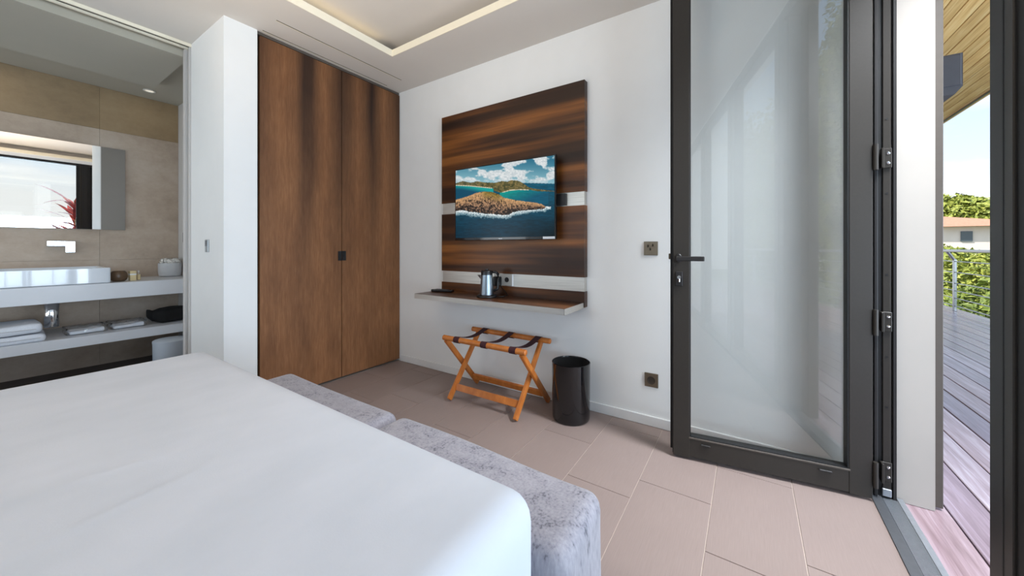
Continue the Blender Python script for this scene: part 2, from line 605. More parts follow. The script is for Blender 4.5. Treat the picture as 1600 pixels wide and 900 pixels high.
def make_planks(name, a, bcol, ccol, rough, amount, stretch=(0.7, 14, 14)):
    m, nt, b = new_mat(name)
    n = node(nt, 'ShaderNodeTexNoise', Scale=2.0, Detail=7.0, Roughness=0.6, Distortion=0.6)
    nt.links.new(pos_mapped(nt, stretch), n.inputs['Vector'])
    r = ramp_node(nt, [(0.3, a), (0.5, bcol), (0.7, ccol)])
    nt.links.new(n.outputs[0], r.inputs[0])
    if name == 'weathered_deck':
        oi = nt.nodes.new('ShaderNodeObjectInfo')
        tint = ramp_node(nt, [(0.0, (0.50, 0.43, 0.50, 1)), (0.3, (0.72, 0.60, 0.62, 1)), (0.55, (0.62, 0.57, 0.68, 1)), (0.8, (0.95, 0.84, 0.84, 1)), (1.0, (1.0, 1.05, 1.12, 1))])
        nt.links.new(oi.outputs['Random'], tint.inputs[0])
        nt.links.new(mixn(nt, 1.0, r.outputs[0], tint.outputs[0], 'MULTIPLY'), b.inputs['Base Color'])
    else:
        nt.links.new(per_object(nt, r.outputs[0], amount), b.inputs['Base Color'])
    b.inputs['Roughness'].default_value = rough
    b.inputs['Specular IOR Level'].default_value = 0.5
    bump(nt, b, n.outputs[0], 0.15, 0.004)
    return m
M['deck'] = make_planks('weathered_deck', srgb(138, 120, 124), srgb(172, 156, 162), srgb(206, 198, 206), 0.2, 0.26)
M['soffit'] = make_planks('pale_soffit_boards', srgb(196, 150, 90), srgb(226, 186, 120), srgb(240, 210, 152), 0.6, 0.09, (0.9, 22, 22))

def make_leaf(name, a, bcol, ccol):
    m, nt, b = new_mat(name)
    n = node(nt, 'ShaderNodeTexNoise', Scale=3.5, Detail=6.0, Roughness=0.75)
    nt.links.new(pos_mapped(nt), n.inputs['Vector'])
    r = ramp_node(nt, [(0.32, a), (0.5, bcol), (0.68, ccol)])
    nt.links.new(n.outputs[0], r.inputs[0])
    nt.links.new(r.outputs[0], b.inputs['Base Color'])
    b.inputs['Roughness'].default_value = 0.6
    return m
M['leaf'] = make_leaf('garden_leaves', srgb(76, 98, 38), srgb(142, 152, 62), srgb(192, 190, 100))
M['leaf_dark'] = make_leaf('hedge_leaves', srgb(50, 72, 30), srgb(112, 130, 52), srgb(170, 174, 86))
M['leaf_red'] = make_leaf('red_leaves', srgb(120, 26, 34), srgb(176, 66, 62), srgb(205, 140, 120))
M['grass'] = make_leaf('garden_ground', srgb(60, 80, 36), srgb(86, 100, 46), srgb(110, 118, 60))

# ------------------------------------------------------------------ the room shell
XW = 2.32            # wall with the television
YO = -0.45           # glazed front, inner face
YN = 3.45            # bathroom opening
YB = 5.07            # bathroom back wall
XL = -2.6
H = 2.6
ST = dict(kind='structure')

def struct(name, label, bm, mat, **kw):
    return finish(obj(name, bm, mat, **kw), label=label, kind='structure')

# floor: grout bed with tiles laid in staggered rows, each a piece of its own
floor = struct('floor', 'taupe tiled bedroom floor with pale grout lines', box((XL, YO, -0.06), (XW, 3.55, -0.003)), M['grout'])
G = 0.0017
rows = []
y = -0.1665 - 0.3005
while y < YN:
    rows.append(y)
    y += 0.3005
offs = {}
random.seed(4)
for i, y0 in enumerate(rows):
    off = [1.6, 1.47, 1.75, 1.6, 1.32, 1.49][i % 6]
    x = off - 0.6 * 8
    while x < XW:
        lo = (max(x + G, XL), max(y0 + G, YO + 0.001), -0.012)
        hi = (min(x + 0.6 - G, XW), min(y0 + 0.3005 - G, 3.5), 0.0)
        x += 0.6
        if hi[0] - lo[0] < 0.01 or hi[1] - lo[1] < 0.01:
            continue
        if hi[1] > 2.86:           # beyond the wardrobe front only the passage to the bathroom
            if lo[0] > 0.9: continue
        obj('tile', box(lo, hi, 0.0006), M['tile'], floor)

struct('trim_1', 'dark stone bathroom floor under the washstand', box((-1.7, 3.55, -0.06), (1.24, YB, 0.0)), M['bath_floor']).name = 'floor_bathroom'

# walls
struct('wall_front', 'white wall behind the television panel', box((XW, YO, -0.06), (XW + 0.16, 2.9, 2.78)), M['wall'])
wl = bmesh.new()
add_box(wl, (0.915, 2.835, -0.06), (1.105, 3.45, 2.6))           # nib between wardrobe and bathroom
struct('wall_left', 'white wall nib between wardrobe and bathroom opening', wl, M['wall'])
struct('wall_wardrobe_back', 'wall behind the wardrobe', box((1.105, 3.45, -0.06), (XW + 0.16, 3.55, 2.78)), M['wall'])
struct('wall_bathroom_side', 'pale bathroom side wall at the counter end', box((1.24, 3.55, -0.06), (1.36, YB, 2.64)), M['nib'])
struct('wall_partition', 'partition strip beside the bathroom opening', box((0.925, 3.452, -0.06), (1.105, 3.55, 2.6)), M['nib'])
struct('wall_partition_far', 'partition left of the bathroom opening', box((XL, 3.45, -0.06), (-1.5, 3.55, 2.6)), M['wall'])
struct('wall_bathroom_far', 'far side wall of the bathroom', boxes([((-1.8, 3.55, -0.06), (-1.7, 3.65, 2.64)), ((-1.8, 4.95, -0.06), (-1.7, YB, 2.64)), ((-1.8, 3.65, -0.06), (-1.7, 4.95, 0.35)), ((-1.8, 3.65, 1.85), (-1.7, 4.95, 2.64))]), M['nib'])
wn = struct('added_window_5', 'added dark framed window, out of view, at the far end of the bathroom', boxes([((-1.78, 3.65, 0.35), (-1.72, 3.70, 1.85)), ((-1.78, 4.90, 0.35), (-1.72, 4.95, 1.85)), ((-1.78, 3.70, 0.35), (-1.72, 4.90, 0.40)), ((-1.78, 3.70, 1.80), (-1.72, 4.90, 1.85))]), M['frame_dark'])  # unseen window added so cool light reaches the washstand from the left
obj('pane', box((-1.755, 3.69, 0.39), (-1.749, 4.91, 1.81)), M['glass'], wn)
struct('wall_back', 'bedroom wall with an added window behind the bed', boxes([((XL - 0.15, YO, -0.06), (XL, 1.2, 2.78)), ((XL - 0.15, 2.8, -0.06), (XL, 3.55, 2.78)), ((XL - 0.15, 1.2, -0.06), (XL, 2.8, 0.55)), ((XL - 0.15, 1.2, 2.15), (XL, 2.8, 2.78))]), M['wall'])
wn = struct('added_window_4', 'added dark framed window, out of view, in the wall behind the bed', boxes([((XL - 0.1, 1.2, 0.55), (XL - 0.04, 1.26, 2.15)), ((XL - 0.1, 2.74, 0.55), (XL - 0.04, 2.8, 2.15)), ((XL - 0.1, 1.26, 0.55), (XL - 0.04, 2.74, 0.61)), ((XL - 0.1, 1.26, 2.09), (XL - 0.04, 2.74, 2.15))]), M['frame_dark'])  # unseen window added as an opening for the back fill lamp
obj('pane', box((XL - 0.075, 1.25, 0.6), (XL - 0.069, 2.75, 2.1)), M['glass'], wn)
bw = struct('wall_bathroom_back', 'beige concrete tiled wall above and below the washstand', box((-1.8, YB + 0.012, -0.06), (1.36, YB + 0.12, 2.64)), M['grout'])
xs = [-1.7, -0.515, 0.685, 1.24]
zs = [0.0, 0.98, 2.205, 2.6]
for a, b_ in zip(xs[:-1], xs[1:]):
    for c, d in zip(zs[:-1], zs[1:]):
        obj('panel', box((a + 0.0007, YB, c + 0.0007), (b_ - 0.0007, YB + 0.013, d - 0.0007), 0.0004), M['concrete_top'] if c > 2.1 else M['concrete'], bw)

# ceiling with the recessed tray, its lip and the blind pocket along the glazing
tx0, tx1, ty0, ty1 = -1.8, 1.846, 0.40, 2.346
YP = 0.02
cl = []
cl += [((XL, ty1, H), (XW, 3.45, H + 0.05)), ((XL, YP, H), (XW, ty0, H + 0.05)), ((XL, ty0, H), (tx0, ty1, H + 0.05)), ((tx1, ty0, H), (XW, ty1, H + 0.05))]
k = 0.13
cl += [((XL, ty1 + k, H + 0.05), (XW, 3.45, 2.73)), ((XL, YP, H + 0.05), (XW, ty0 - k, 2.73)), ((XL, ty0 - k, H + 0.05), (tx0 - k, ty1 + k, 2.73)), ((tx1 + k, ty0 - k, H + 0.05), (XW, ty1 + k, 2.73))]
cl += [((XL, YO - 0.1, 2.73), (XW, 3.45, 2.80))]
ceil = struct('ceiling', 'grey white bedroom ceiling with a recessed lighting tray', boxes(cl), M['ceiling'])
lip = boxes([((tx0, ty1 - 0.004, H - 0.001), (tx1, ty1 + 0.0, H + 0.051)), ((tx0, ty0, H - 0.001), (tx1, ty0 + 0.004, H + 0.051)),
             ((tx1 - 0.004, ty0, H - 0.001), (tx1, ty1, H + 0.051)), ((tx0, ty0, H - 0.001), (tx0 + 0.004, ty1, H + 0.051))])
obj('tray_lip', lip, M['cream'], ceil, label='cream edge of the ceiling tray')
# slim linear air slots above the wardrobe
for i, (ya, xa, xb) in enumerate(((2.612, 1.127, 2.15), (2.814, 1.127, 2.15))):
    sl = obj('air_slot', box((xa, ya, H - 0.002), (xb, ya + 0.006, H + 0.002)), M['cream'], ceil)
    obj('slot_gap', box((xa, ya - 0.007, H - 0.0012), (xb, ya, H + 0.002)), M['strip_grey'], sl)
struct('ceiling_bathroom', 'bathroom ceiling perimeter around the lowered panel', box((-1.8, 3.55, 2.6), (1.36, YB + 0.1, 2.66)), M['bath_ceiling'])
struct('ceiling_panel', 'lowered plain panel of the bathroom ceiling', box((-1.7, 3.56, 2.532), (0.93, 4.475, 2.6)), M['bath_ceiling'])
struct('wall_header', 'header above the bathroom opening', box((-1.5, 3.45, 2.592), (0.925, 3.55, 2.66)), M['ceiling'])

# sliding door track and jamb of the bathroom opening
tk = struct('trim_2', 'cream sliding door track and jamb around the bathroom opening', box((-1.5, 3.44, 2.578), (0.915, 3.452, 2.5995)), M['cream'])
obj('track', box((-1.5, 3.485, 2.572), (0.915, 3.50, 2.5915)), M['cream'], tk)
obj('track_gap', box((-1.5, 3.452, 2.586), (0.915, 3.485, 2.5915)), M['gasket'], tk)
obj('jamb', box((0.905, 3.455, 0.0), (0.925, 3.475, 2.578)), M['nib'], tk)
obj('jamb', box((0.895, 3.50, 0.0), (0.925, 3.55, 2.578)), M['nib'], tk)
obj('jamb_gap', box((0.912, 3.475, 0.0), (0.925, 3.50, 2.578)), M['gasket'], tk)

# baseboard
struct('baseboard_front', 'white skirting along the television wall', box((XW - 0.012, YO + 0.005, 0.0005), (XW, 2.83, 0.062), 0.003), M['skirting'])

# ------------------------------------------------------------------ glazed front: fixed glazing, frame and threshold
fr = struct('trim_3', 'anthracite aluminium door jamb with hinge plates', box((2.226, -0.532, 0.0), (2.243, -0.45, 2.72)), M['frame'])
obj('rib', box((2.212, -0.516, 0.02), (2.226, -0.490, 2.7), 0.002), M['frame'], fr)
obj('dark_channel', box((2.218, -0.490, 0.0), (2.2265, -0.474, 2.7)), M['gasket'], fr)
obj('rib', box((2.206, -0.474, 0.0), (2.2265, -0.462, 2.7), 0.002), M['frame_dark'], fr)
obj('outer_rib', box((2.214, -0.534, 0.0), (2.24, -0.524, 2.7)), M['frame_dark'], fr)
for z in (1.66, 1.335, 0.98, 0.62, 0.40):
    obj('screw_hole', lathe([(0, 0), (0.0045, 0), (0.0045, 0.001), (0, 0.001)], (0, 0, 0), 10), M['gasket'], fr)
    o = COL.objects[-1]
    o.matrix_local = Matrix.Translation((2.2115, -0.503, z)) @ Matrix.Rotation(R(-90), 4, 'Y')
obj('corner_bracket', box((2.205, -0.517, 0.012), (2.214, -0.488, 0.045), 0.002), M['sill_light'], fr, label='small pale metal bracket')
obj('header', box((1.27, -0.54, 2.64), (2.226, -0.45, 2.72)), M['frame'], fr)

def door_panel(name, label, x0, x1, gl_mat):
    """fixed glazed panel in the front, from x0 to x1"""
    t = thing(name, label, None, (x1, -0.49, 0), kind='structure')
    del_keys = [k_ for k_ in ('category',) if k_ in t]
    for k_ in del_keys: del t[k_]
    for a, b_, first in ((x0, x0 + 0.10, False), (x1 - 0.13, x1 - 0.028, True)):
        obj('stile', box((a, -0.535, 0.02), (b_, -0.455, 2.72), 0.002), M['frame_dark'], t)
    obj('rail', box((x0 + 0.1, -0.53, 0.02), (x1 - 0.13, -0.46, 0.12)), M['frame_dark'], t)
    obj('rail', box((x0 + 0.1, -0.53, 2.63), (x1 - 0.13, -0.46, 2.72)), M['frame_dark'], t)
    obj('pane', box((x0 + 0.09, -0.50, 0.11), (x1 - 0.12, -0.494, 2.64)), gl_mat, t)
    return t
t = door_panel('window_1', 'dark framed glazed door panel at the right edge of the view', 0.06, 1.303, M['glass'])
obj('edge_profile', box((1.272, -0.545, 0.0), (1.305, -0.475, 2.72), 0.002), M['frame_dark'], t)
obj('groove', box((1.267, -0.53, 0.0), (1.2725, -0.468, 2.72)), M['gasket'], t)
obj('profile_line', box((1.220, -0.47, 0.02), (1.2245, -0.4545, 2.70)), M['gasket'], t)
obj('cover_strip', box((1.172, -0.47, 0.02), (1.199, -0.449, 2.70), 0.002), M['frame'], t)
obj('outer_profile', box((1.21, -0.60, 0.006), (1.40, -0.5465, 2.72), 0.002), M['frame_dark'], t)
obj('gasket', box((1.132, -0.47, 0.02), (1.1728, -0.4535, 2.70)), M['gasket'], t)
obj('lock_strip', box((1.274, -0.545, 0.02), (1.311, -0.474, 0.67), 0.002), M['frame_dark'], t)
obj('keep', box((1.262, -0.50, 0.50), (1.276, -0.466, 0.54), 0.002), M['frame_dark'], t)
door_panel('window_2', 'dark framed glazed panel left of the first one', -1.25, 0.058, M['glass'])
door_panel('window_3', 'dark framed glazed panel nearest the back wall', -2.6, -1.252, M['glass'])

th = struct('trim_4', 'aluminium threshold with a ribbed mat under the open door', box((XL, -0.56, -0.06), (2.243, -0.45, -0.006)), M['frame_dark'])
obj('inner_strip', box((1.31, -0.487, -0.006), (2.226, -0.45, 0.004), 0.001), M['sill'], th)
obj('mat_base', box((1.31, -0.537, -0.006), (2.226, -0.487, -0.001)), M['sill'], th)
nr = 12
for i in range(nr):
    yy = -0.536 + i * (0.048 / nr)
    obj('rib', box((1.31, yy, -0.001), (2.214, yy + 0.0022, 0.002)), M['sill_light'], th)
obj('outer_strip', box((1.31, -0.558, -0.006), (2.235, -0.537, 0.005), 0.001), M['sill_light'], th)

# outer wall: its white end face shows between frame and metal strip
struct('wall_right', 'white end of the outer wall beside the door frame', box((2.243, -0.655, -0.012), (9.0, -0.45, 2.9)), M['outer'])
struct('trim_5', 'grey brown metal corner strip on the outer wall', box((2.262, -0.684, -0.004), (2.30, -0.655, 2.75), 0.002), M['strip_grey'])
struct('wall_upper', 'wall above the glazed front', box((XL - 0.15, -0.655, 2.72), (2.243, -0.45, 2.95)), M['wall'])

# ------------------------------------------------------------------ the open glass door
P0 = Vector((2.153, -0.443, 0))
DU = Vector((-0.143, 0.9897, 0)).normalized()      # hinge -> free edge
ang = math.atan2(DU.y, DU.x)
door = thing('door_1', 'anthracite framed glass door standing open in front of the wall', None, P0, ang, kind='structure')
# local frame: x = from hinge to free edge, y>0 towards the viewer (rotated +90), z up
def dl(name, bm, mat, **kw):
    return obj(name, bm, mat, kw.pop('parent', door), local=True, **kw)
# local +y after rotating by ang is (-sin, cos) = (-0.99,-0.143): towards the viewer
T = 0.066
dl('stile', box((0.705, -T, 0.012), (0.783, 0, 2.62), 0.0015), M['frame'])
dl('stile', box((-0.004, -T, 0.012), (0.074, 0, 2.62), 0.0015), M['frame'])
br = dl('bottom_rail', box((0.074, -T, 0.018), (0.705, -0.001, 0.116), 0.0015), M['frame'])
dl('top_rail', box((0.074, -T, 2.54), (0.705, -0.001, 2.62), 0.0015), M['frame'])
dl('glazing_bead', box((0.070, -0.012, 0.112), (0.709, 0.0015, 0.120), 0.001), M['strip_grey'])
dl('edge_lip', box((0.783, -T, 0.03), (0.797, -0.03, 2.61)), M['gasket'])
dl('edge_lip', box((0.783, -0.03, 0.02), (0.7865, -0.004, 2.61)), M['frame_dark'])
dl('glass', box((0.068, -0.036, 0.11), (0.711, -0.030, 2.55)), M['glass'])
gb = boxes([((0.074, -0.03, 0.12), (0.079, -0.002, 2.54)), ((0.700, -0.03, 0.12), (0.705, -0.002, 2.54)), ((0.079, -0.03, 0.116), (0.70, -0.002, 0.124))])
dl('glass_gasket', gb, M['gasket'])
for u0, u1 in ((0.612, 0.656), (0.134, 0.181)):
    dl('drain_cap', box((u0, 0, 0.0885), (u1, 0.008, 0.0965), 0.002), M['frame_dark'], parent=door)
# handle
hb = bmesh.new()
for zc in (1.055, 1.025):
    pass
rose = lathe([(0, 0), (0.016, 0), (0.016, 0.009), (0.013, 0.012), (0, 0.012)], (0, 0, 0), 20)
rose.transform(Matrix.Translation((0.757, 0, 1.042)) @ Matrix.Rotation(R(-90), 4, 'X') @ Matrix.Scale(1.5, 4, (0, 1, 0)))
hd = dl('handle', rose, M['frame_dark'], smooth=False, label='dark lever handle with an oval rose')
lv = bmesh.new()
add_tube(lv, [(0.757, 0.010, 1.042), (0.757, 0.05, 1.042)], 0.009, 12)
add_box(lv, (0.640, 0.042, 1.029), (0.766, 0.056, 1.053), 0.004, 2)
obj('lever', lv, M['frame_dark'], hd, local=True)
kp = dl('lock_plate', box((0.738, 0, 0.897), (0.771, 0.008, 0.973), 0.003, 2), M['frame_dark'])
kc = lathe([(0, 0), (0.009, 0), (0.009, 0.006), (0, 0.006)], (0, 0, 0), 16)
kc.transform(Matrix.Translation((0.755, 0.008, 0.943)) @ Matrix.Rotation(R(-90), 4, 'X'))
add_box(kc, (0.751, 0.008, 0.918), (0.759, 0.013, 0.942), 0.002)
obj('lock_cylinder', kc, M['chrome'], kp, local=True, label='bright lock cylinder')
dl('latch', box((0.797, -0.058, 1.035), (0.806, -0.04, 1.065), 0.002), M['bronze'])
for zc in (1.487, 0.775, 0.120):
    # hinge: barrel on the door, plate with two bright screws on the jamb
    hg = dl('hinge', tube([(-0.012, 0.004, zc - 0.055), (-0.012, 0.004, zc + 0.055)], 0.0085, 12), M['frame'])
    pl = box((2.2035, -0.5175, zc - 0.042), (2.2115, -0.486, zc + 0.042), 0.0015)
    add_box(pl, (2.178, -0.488, zc - 0.042), (2.209, -0.480, zc + 0.042), 0.001)
    ph = obj('hinge_plate', pl, M['frame'], fr)
    for dz in (-0.021, 0.021):
        s_ = lathe([(0.0062, 0), (0.0062, 0.001), (0.004, 0.0032), (0, 0.004)], (0, 0, 0), 12)
        s_.transform(Matrix.Translation((2.2035, -0.5055, zc + dz)) @ Matrix.Rotation(R(-90), 4, 'Y'))
        obj('screw', s_, M['chrome'], ph)

# ------------------------------------------------------------------ terrace
dk = struct('deck', 'weathered hardwood terrace outside the door', box((-9, -3.16, -0.16), (12.5, -0.56, -0.055)), M['frame_dark'])
yb = -0.560
for i in range(18):
    w = 0.143
    obj('plank', box((-9, yb - w + 0.003, -0.05), (12.5, yb - 0.0035, -0.014), 0.003), M['deck'], dk)
    yb -= w
roof = struct('roof', 'boarded roof overhang above the terrace', box((1.4, -2.12, 2.80), (9.5, -0.45, 2.98)), M['frame_dark'])
ys = -0.655
i = 0
while ys > -2.09:
    obj('board', box((1.4, ys - 0.0935, 2.752), (9.5, ys - 0.003, 2.80), 0.003), M['soffit'], roof)
    ys -= 0.0955
obj('fascia', box((1.4, -2.14, 2.74), (9.5, -2.12, 2.98)), M['sill'], roof)

rl = thing('terrace_railing', 'stainless steel railing with thin cables along the terrace edge', 'railing', (9.5, -3.0, 0))
obj('top_rail', tube([(-9, -2.91, 1.035), (12.4, -2.91, 1.035)], 0.024, 12), M['steel'], rl, smooth=True)
for z in (0.85, 0.66, 0.47, 0.34, 0.21, 0.075):
    obj('cable', tube([(-9, -3.0, z), (12.4, -3.0, z)], 0.008, 8), M['steel'], rl, smooth=True)
for px_ in (-7.6, -5.9, -4.2, -2.5, -0.8, 0.9, 2.6, 4.35, 6.1, 7.8, 9.5, 11.2):
    pb = box((px_ - 0.03, -3.02, -0.014), (px_ + 0.03, -2.985, 0.885), 0.003)
    add_tube(pb, [(px_, -3.0, 0.87), (px_, -2.915, 1.02)], 0.022, 8)
    obj('post', pb, M['steel'], rl)

sp = thing('outdoor_speaker', 'dark grey box loudspeaker on the outer wall under the boarded soffit', 'speaker', (2.7, -0.7, 2.0))
obj('bracket', box((2.82, -0.70, 1.97), (2.88, -0.655, 2.05)), M['black'], sp)
spb = bmesh.new()
pts = [(-0.70, 2.075), (-0.895, 2.075), (-0.895, 1.908), (-0.868, 1.872), (-0.70, 1.872)]
va = [spb.verts.new((2.745, a, b_)) for a, b_ in pts]
vb = [spb.verts.new((2.96, a, b_)) for a, b_ in pts]
spb.faces.new(va); spb.faces.new(list(reversed(vb)))
for i in range(5):
    spb.faces.new((va[i], va[(i + 1) % 5], vb[(i + 1) % 5], vb[i]))
obj('cabinet', spb, M['speaker'], sp)
obj('grille', box((2.739, -0.889, 1.914), (2.746, -0.71, 2.069), 0.003), M['speaker'], sp)

# ------------------------------------------------------------------ garden
def leaf_cloud(rnd, c, rad, n, size, bm=None, shell=0.55):
    bm = bm or bmesh.new()
    for _ in range(n):
        v = Vector((rnd.gauss(0, 1), rnd.gauss(0, 1), rnd.gauss(0, 1))).normalized()
        rr = shell + (1 - shell) * rnd.random() ** 0.5
        lump = 0.86 + 0.14 * math.sin(5 * v.x + 2) * math.sin(6 * v.y) + 0.1 * math.sin(7 * v.z + 3 * v.x)
        p = Vector((c[0] + v.x * rad[0] * rr * lump, c[1] + v.y * rad[1] * rr * lump, c[2] + v.z * rad[2] * rr * lump))
        nrm = (v + 0.9 * Vector((rnd.gauss(0, 1), rnd.gauss(0, 1), rnd.gauss(0, 1) + 0.6))).normalized()
        a = nrm.cross(Vector((rnd.random() - 0.5, rnd.random() - 0.5, rnd.random() - 0.5))).normalized()
        b_ = nrm.cross(a)
        s = size * (0.6 + 0.8 * rnd.random())
        q = [p - a * s, p - b_ * s * 0.45 + nrm * s * 0.1, p + a * s, p + b_ * s * 0.45 + nrm * s * 0.1]
        bm.faces.new([bm.verts.new(x_) for x_ in q])
    return bm

def raw(name, bm, mat, parent):
    """leaf meshes keep their own facing"""
    bm.transform(ORIGIN[parent.name].inverted())
    me = bpy.data.meshes.new(name)
    bm.to_mesh(me); bm.free()
    o = bpy.data.objects.new(name, me)
    COL.objects.link(o)
    me.materials.append(mat)
    o.parent = parent
    ORIGIN[o.name] = ORIGIN[parent.name]
    return o

def tree(name, label, x, y, z0, h, rad, n, size, mat, seed, group=None):
    rnd = random.Random(seed)
    t = thing(name, label, 'tree' if 'tree' in name else 'shrub', (x, y, z0), group=group)
    bm = bmesh.new()
    for kx in range(6):
        c = (x + rnd.uniform(-0.45, 0.45) * rad[0], y + rnd.uniform(-0.45, 0.45) * rad[1], z0 + h - rad[2] + rnd.uniform(-0.55, 0.35) * rad[2])
        leaf_cloud(rnd, c, tuple(r_ * rnd.uniform(0.5, 0.75) for r_ in rad), n // 6, size, bm)
    raw('crown', bm, mat, t)['kind'] = 'stuff'
    obj('trunk', tube([(x, y, z0), (x + 0.05 * h * rnd.uniform(-1, 1), y, z0 + 0.4 * h), (x, y, z0 + h - rad[2])], [0.05 * h ** 0.8, 0.04 * h ** 0.8, 0.02 * h ** 0.8], 8), M['bark'], t, smooth=True)
    return t

struct('ground', 'green garden slope below the terrace', box((-60, -90, -2.6), (140, -3.3, -2.4)), M['grass'])
GZ = -2.4
tree('garden_shrub', 'dark leafy shrub directly behind the railing', 13.0, -4.75, GZ, 3.25, (2.2, 0.85, 1.45), 12000, 0.085, M['leaf_dark'], 1)
tree('garden_shrub', 'rounded bright shrub in front of the terracotta roofed house', 19.8, -6.6, GZ, 4.2, (3.0, 1.5, 1.6), 12000, 0.12, M['leaf'], 3)
tree('garden_shrub', 'broad green shrub at the foot of the white house', 30.0, -10.0, GZ, 4.35, (4.5, 2.6, 1.7), 9000, 0.2, M['leaf'], 4)
tree('garden_tree', 'light green tree behind the terracotta roof, at the left', 63, -20.3, GZ, 10.2, (5, 4.4, 3.8), 20000, 0.34, M['leaf'], 5)
tree('garden_tree', 'light green tree behind the terracotta roof, at the right', 63, -30.5, GZ, 9.6, (5, 3.0, 3.6), 9000, 0.34, M['leaf'], 6)
tree('garden_tree', 'nearest green tree reflected in the door glass', -7.6, -5.0, GZ, 12.6, (1.9, 1.3, 5.6), 26000, 0.085, M['leaf'], 7)
tree('garden_tree', 'middle tree of the row reflected in the door glass', -11.6, -5.2, GZ, 10.2, (1.7, 1.2, 4.4), 12000, 0.10, M['leaf_dark'], 8)
tree('garden_tree', 'farthest tree of the row reflected in the door glass', -15.6, -5.4, GZ, 10.4, (1.8, 1.3, 4.6), 12000, 0.11, M['leaf_dark'], 9)

for i, (xx, where) in enumerate(((-3.4, 'in front of the glazed panels'), (2.0, 'opposite the open door'), (7.2, 'nearest the outdoor end of the roof'))):
    tree('garden_shrub', 'low shrub beyond the terrace railing ' + where, xx, -5.9, GZ, 3.0, (1.9, 0.8, 1.2), 5000, 0.10, M['leaf_dark'] if i % 2 else M['leaf'], 30 + i)

# palm behind the railing
pr = random.Random(11)
pm = thing('garden_palm', 'low feathery palm behind the railing foot', 'palm', (9.9, -3.95, GZ))
obj('trunk', tube([(9.9, -3.95, GZ), (9.9, -3.95, -0.55)], [0.12, 0.09], 10), M['bark'], pm, smooth=True)
for i in range(16):
    a = i * 2.4 + 0.3
    Lf = 1.25
    bm = bmesh.new()
    d = Vector((math.cos(a), 0.75 * math.sin(a), 0))
    tilt = pr.uniform(0.5, 1.1)
    prev = None
    for s in range(15):
        tt = s / 14
        p = Vector((9.9, -3.95, -0.55)) + d * Lf * tt * 0.75 + Vector((0, 0, Lf * (tilt * tt - 0.9 * tt * tt) * 0.9))
        side = d.cross(Vector((0, 0, 1))).normalized()
        ll = 0.34 * math.sin(math.pi * min(1, tt * 0.9 + 0.1))
        for sg in (-1, 1):
            q = [p, p + d * 0.03, p + side * sg * ll + d * ll * 0.5 - Vector((0, 0, ll * 0.35))]
            bm.faces.new([bm.verts.new(v) for v in q])
    add_tube(bm, [Vector((9.9, -3.95, -0.55)) + d * Lf * s_ / 7 * 0.75 + Vector((0, 0, Lf * (tilt * s_ / 7 - 0.9 * (s_ / 7) ** 2) * 0.9)) for s_ in range(8)], 0.01, 5)
    raw('frond', bm, M['leaf'], pm)['kind'] = 'stuff'

hs = thing('far_house', 'white house with a terracotta roof beyond the garden', 'house', (45, -12.5, GZ))
obj('wall', box((40, -17, GZ), (52, -8, 2.62)), M['stucco'], hs)
rb = bmesh.new()
v = [rb.verts.new(p) for p in ((39.4, -17.6, 2.6), (39.4, -7.4, 2.6), (52.6, -7.4, 2.6), (52.6, -17.6, 2.6), (45.5, -13.2, 3.75), (45.5, -11.0, 3.75))]
for f in ((0, 1, 5, 4), (1, 2, 5), (2, 3, 4, 5), (3, 0, 4), (0, 1, 2, 3)):
    rb.faces.new([v[i] for i in f])
obj('roof', rb, M['terracotta'], hs)
for yw in (-9.2, -11.2, -13.2, -15.2):
    obj('window', box((39.93, yw - 0.28, 1.5), (40.02, yw + 0.28, 2.25)), M['window_dark'], hs)

# red cordyline outside the glazing, seen in the bathroom mirror
cx, cy = 1.28, -1.95
cd = thing('red_cordyline', 'red strap leaved plant seen in the bathroom mirror', 'plant', (cx, cy, -0.014))
obj('pot', lathe([(0, 0.0), (0.15, 0.0), (0.2, 0.4), (0.18, 0.4), (0.17, 0.36), (0, 0.36)], (cx, cy, -0.014), 20), M['frame_dark'], cd, smooth=True)
obj('stem', tube([(cx, cy, 0.3), (cx + 0.03, cy, 1.1), (cx, cy, 2.1)], [0.03, 0.025, 0.02], 8), M['bark'], cd, smooth=True)
rr = random.Random(5)
for i in range(34):
    a = i * 2.39996
    up = rr.uniform(0.25, 1.25)
    Lf = rr.uniform(0.5, 0.8)
    base = Vector((cx, cy, 1.15 + 0.95 * (i / 34)))
    d = Vector((math.cos(a), math.sin(a), 0))
    bm = bmesh.new()
    prevv = None
    for s in range(6):
        tt = s / 5
        p = base + d * Lf * tt * math.cos(up * 0.75) + Vector((0, 0, Lf * (math.sin(up) * tt - 0.35 * tt * tt)))
        wd = 0.045 * math.sin(math.pi * (0.12 + 0.86 * tt)) + 0.001
        sd = d.cross(Vector((0, 0, 1)))
        cur = (bm.verts.new(p - sd * wd), bm.verts.new(p + sd * wd))
        if prevv:
            bm.faces.new((prevv[0], prevv[1], cur[1], cur[0]))
        prevv = cur
    raw('leaf', bm, M['leaf_red'], cd)

